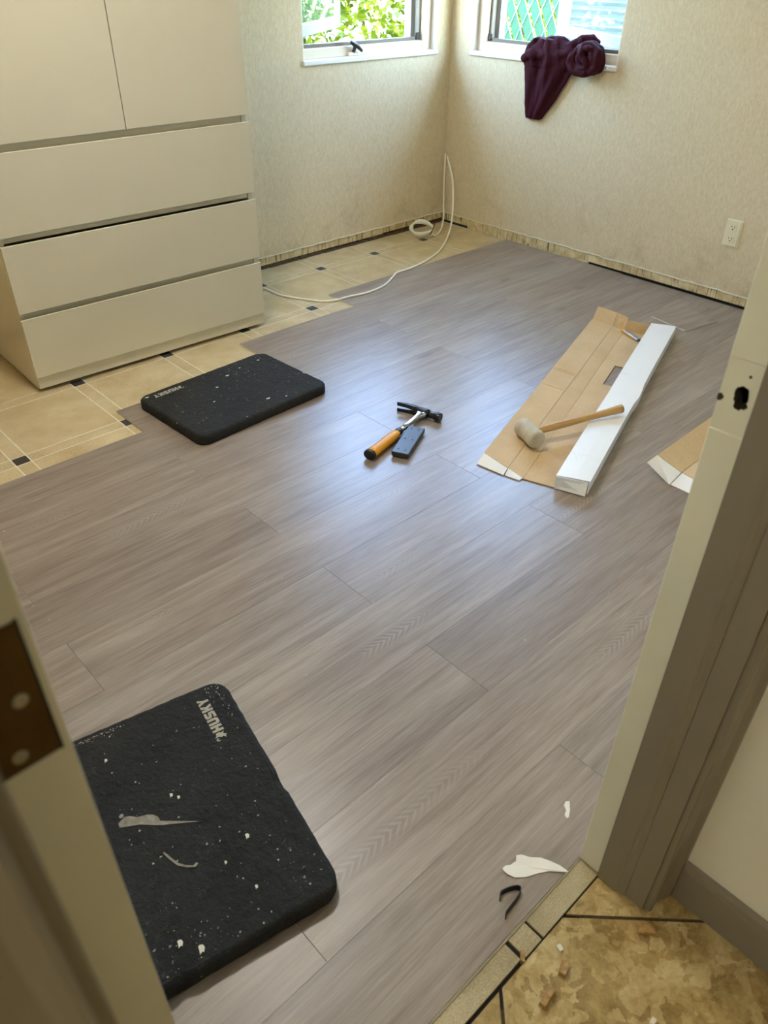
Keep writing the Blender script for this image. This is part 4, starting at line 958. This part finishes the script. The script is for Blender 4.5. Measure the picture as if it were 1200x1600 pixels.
def hedge():
    t = thing('hedge', 'sunlit yellow-green hedge outside the crank window', 'hedge', (4.6, 5.9, GZ))
    def f(rr):
        x = rr.uniform(-3.4, 3.6); z = rr.uniform(0, 1.95); y = -.55 + .35 * noise.noise(Vector((x * 1.3, z * 1.3, 2))) + abs(rr.gauss(0, .22)); return Vector((x, y, z))
    leaves('foliage', f, 36000, .068, 'leaf', 5, t)
    for k in range(9):
        x = -3.0 + k * .75 + random.uniform(-.15, .15); bm = bmesh.new(); add_tube(bm, smooth_path([(x, 0, 0), (x + .1, -.05, .7), (x - .05, 0, 1.2), (x + .08, -.05, 1.7)], 4), lambda u: .035 * (1 - .7 * u), 8); mkobj('stem', bm, M['bark'], t)
hedge()
def fence():
    X = 5.05; y0, y1, z0, z1 = 2.2, 4.9, .15, 1.55
    t = thing('chain_link_fence', 'green diagonal slat chain-link fence outside the cloth window', 'fence', (X, (y0 + y1) / 2, GZ))
    o = Vector((X, (y0 + y1) / 2, GZ)); H = z1 - z0
    def clipseg(c, sl):      # line y = c + sl*z within the panel
        a, b = 0.0, H
        ya, yb = c + sl * a, c + sl * b
        lo, hi = -(y1 - y0) / 2, (y1 - y0) / 2
        if sl > 0:
            if ya < lo: a = (lo - c) / sl
            if yb > hi: b = (hi - c) / sl
        else:
            if ya > hi: a = (hi - c) / sl
            if yb < lo: b = (lo - c) / sl
        return (a, b) if b - a > .05 else None
    zz = z0 - GZ; p = .105; sl = .52
    k = -40
    while k < 40:
        c = k * p; s = clipseg(c, sl)
        if s:
            a, b = s; bm = bmesh.new(); w_ = .040
            for f in (panel,):
                A = Vector((-.004, c + sl * a - w_, zz + a)); B = Vector((-.004, c + sl * a + w_, zz + a)); C = Vector((-.004, c + sl * b + w_, zz + b)); D = Vector((-.004, c + sl * b - w_, zz + b)); f(bm, A, D, C, B, th=.004, top=0, bot=0)
            mkobj('slat', bm, M['slat'], t)
        k += 1
    bm = bmesh.new()
    for sg in (sl, -sl):
        for k in range(-60, 60):
            c = (k + .5) * p / 1.0; s = clipseg(c, sg)
            if s:
                a, b = s; add_tube(bm, [(-.012 - .004 * (sg > 0), c + sg * a, zz + a), (-.012 - .004 * (sg > 0), c + sg * b, zz + b)], .0022, 4)
    m_ = mkobj('wire_mesh', bm, M['wire'], t); m_['kind'] = 'stuff'
    for y in (-(y1 - y0) / 2, 0, (y1 - y0) / 2):
        bm = bmesh.new(); add_tube(bm, [(.03, y, 0), (.03, y, z1 - GZ + .06)], .028, 12); mkobj('post', bm, M['wire'], t)
    bm = bmesh.new(); add_tube(bm, [(.03, -(y1 - y0) / 2, z1 - GZ), (.03, (y1 - y0) / 2, z1 - GZ)], .02, 10); mkobj('top_rail', bm, M['wire'], t)
fence()
def screen():
    t = thing('louvred_screen', 'pale blue-grey louvred screen outside the cloth window', 'screen', (4.75, 2.75, GZ), math.radians(4))
    pitch = .042; hw = .62
    me = None
    for k in range(44):
        z = .30 + k * pitch
        if me is None:
            bm = bmesh.new(); add_box(bm, -.012, .012, -hw, hw, -.004, .004, .0015)
            bmesh.ops.rotate(bm, verts=bm.verts, cent=(0, 0, 0), matrix=Matrix.Rotation(math.radians(48), 3, 'Y')); s = mkobj('louvre', bm, M['siding'], t, (0, 0, z)); me = s.data
        else: inst('louvre', me, t, (0, 0, z))
    for y in (-hw - .02, hw + .02): box_obj('stile', (-.02, .02, y - .022, y + .022, 0, .30 + 44 * pitch + .04), M['siding'], t, bevel=.003)
    box_obj('backing', (.024, .030, -hw, hw, .28, .30 + 44 * pitch), M['siding'], t)
    for z in (.27, .30 + 44 * pitch + .01): box_obj('rail', (-.02, .02, -hw, hw, z - .022, z + .012), M['siding'], t, bevel=.003)
screen()
def back_hedge():
    t = thing('hedge', 'leafy green hedge seen through the gaps of the chain-link fence', 'hedge', (6.3, 3.2, GZ))
    def f(rr):
        y = rr.uniform(-1.9, 1.2); z = rr.uniform(0, 1.9); x = -.3 + .2 * noise.noise(Vector((y * 1.3, z * 1.3, 5))) + abs(rr.gauss(0, .2)); return Vector((x, y, z))
    leaves('foliage', f, 6000, .11, 'leaf2', 9, t)
    for k in range(5):
        y = -1.6 + k * .6; bm = bmesh.new(); add_tube(bm, smooth_path([(.1, y, 0), (.05, y + .05, .6), (.1, y - .04, 1.2), (.05, y, 1.6)], 4), lambda u: .03 * (1 - .7 * u), 8); mkobj('stem', bm, M['bark'], t)
back_hedge()

# ------------------------------------------------------------------ lamps added as fill light (both unseen, above the frame)
def fill_lamp(x, y, power, col, label):
    t = thing('fill_lamp', label, 'lamp', (x, y, CZ))
    bm = bmesh.new(); add_loft(bm, [[(r * math.cos(k * math.pi / 12), r * math.sin(k * math.pi / 12), z) for k in range(24)] for r, z in ((.10, 0), (.105, -.01), (.10, -.022), (.06, -.024))]); mkobj('fill_lamp_canopy', bm, M['brass'], t)
    bm = bmesh.new(); add_loft(bm, [[(r * math.cos(k * math.pi / 12), r * math.sin(k * math.pi / 12), z) for k in range(24)] for r, z in ((.13, -.026), (.15, -.04), (.145, -.07), (.11, -.10), (.05, -.118), (.01, -.121))]); mkobj('fill_lamp_bowl', bm, mat_lamp('fill_lamp_glow', col, power), t)
fill_lamp(-.8, -.25, 2.0, (1, .98, .88, 1), 'added fill lamp, round glowing bowl under the hall ceiling')
fill_lamp(.9, 1.8, 4.8, (1, .98, .93, 1), 'added fill lamp, round glowing bowl under the room ceiling')
# daylight portals in the two window openings
for nm, loc, rot, sx in (('portal', (.5 * (W1[0] + W1[1]), YN + .13, .5 * (SZ + WT)), (math.radians(-90), 0, 0), W1[1] - W1[0]), ('portal', (XE + .13, .5 * (W2[0] + W2[1]), .5 * (SZ + WT)), (math.radians(-90), 0, math.radians(-90)), W2[1] - W2[0])):
    l = bpy.data.lights.new(nm, 'AREA'); l.shape = 'RECTANGLE'; l.size = sx; l.size_y = WT - SZ; l.cycles.is_portal = True
    o = bpy.data.objects.new(nm, l); COL.objects.link(o); o.location = loc; o.rotation_euler = rot
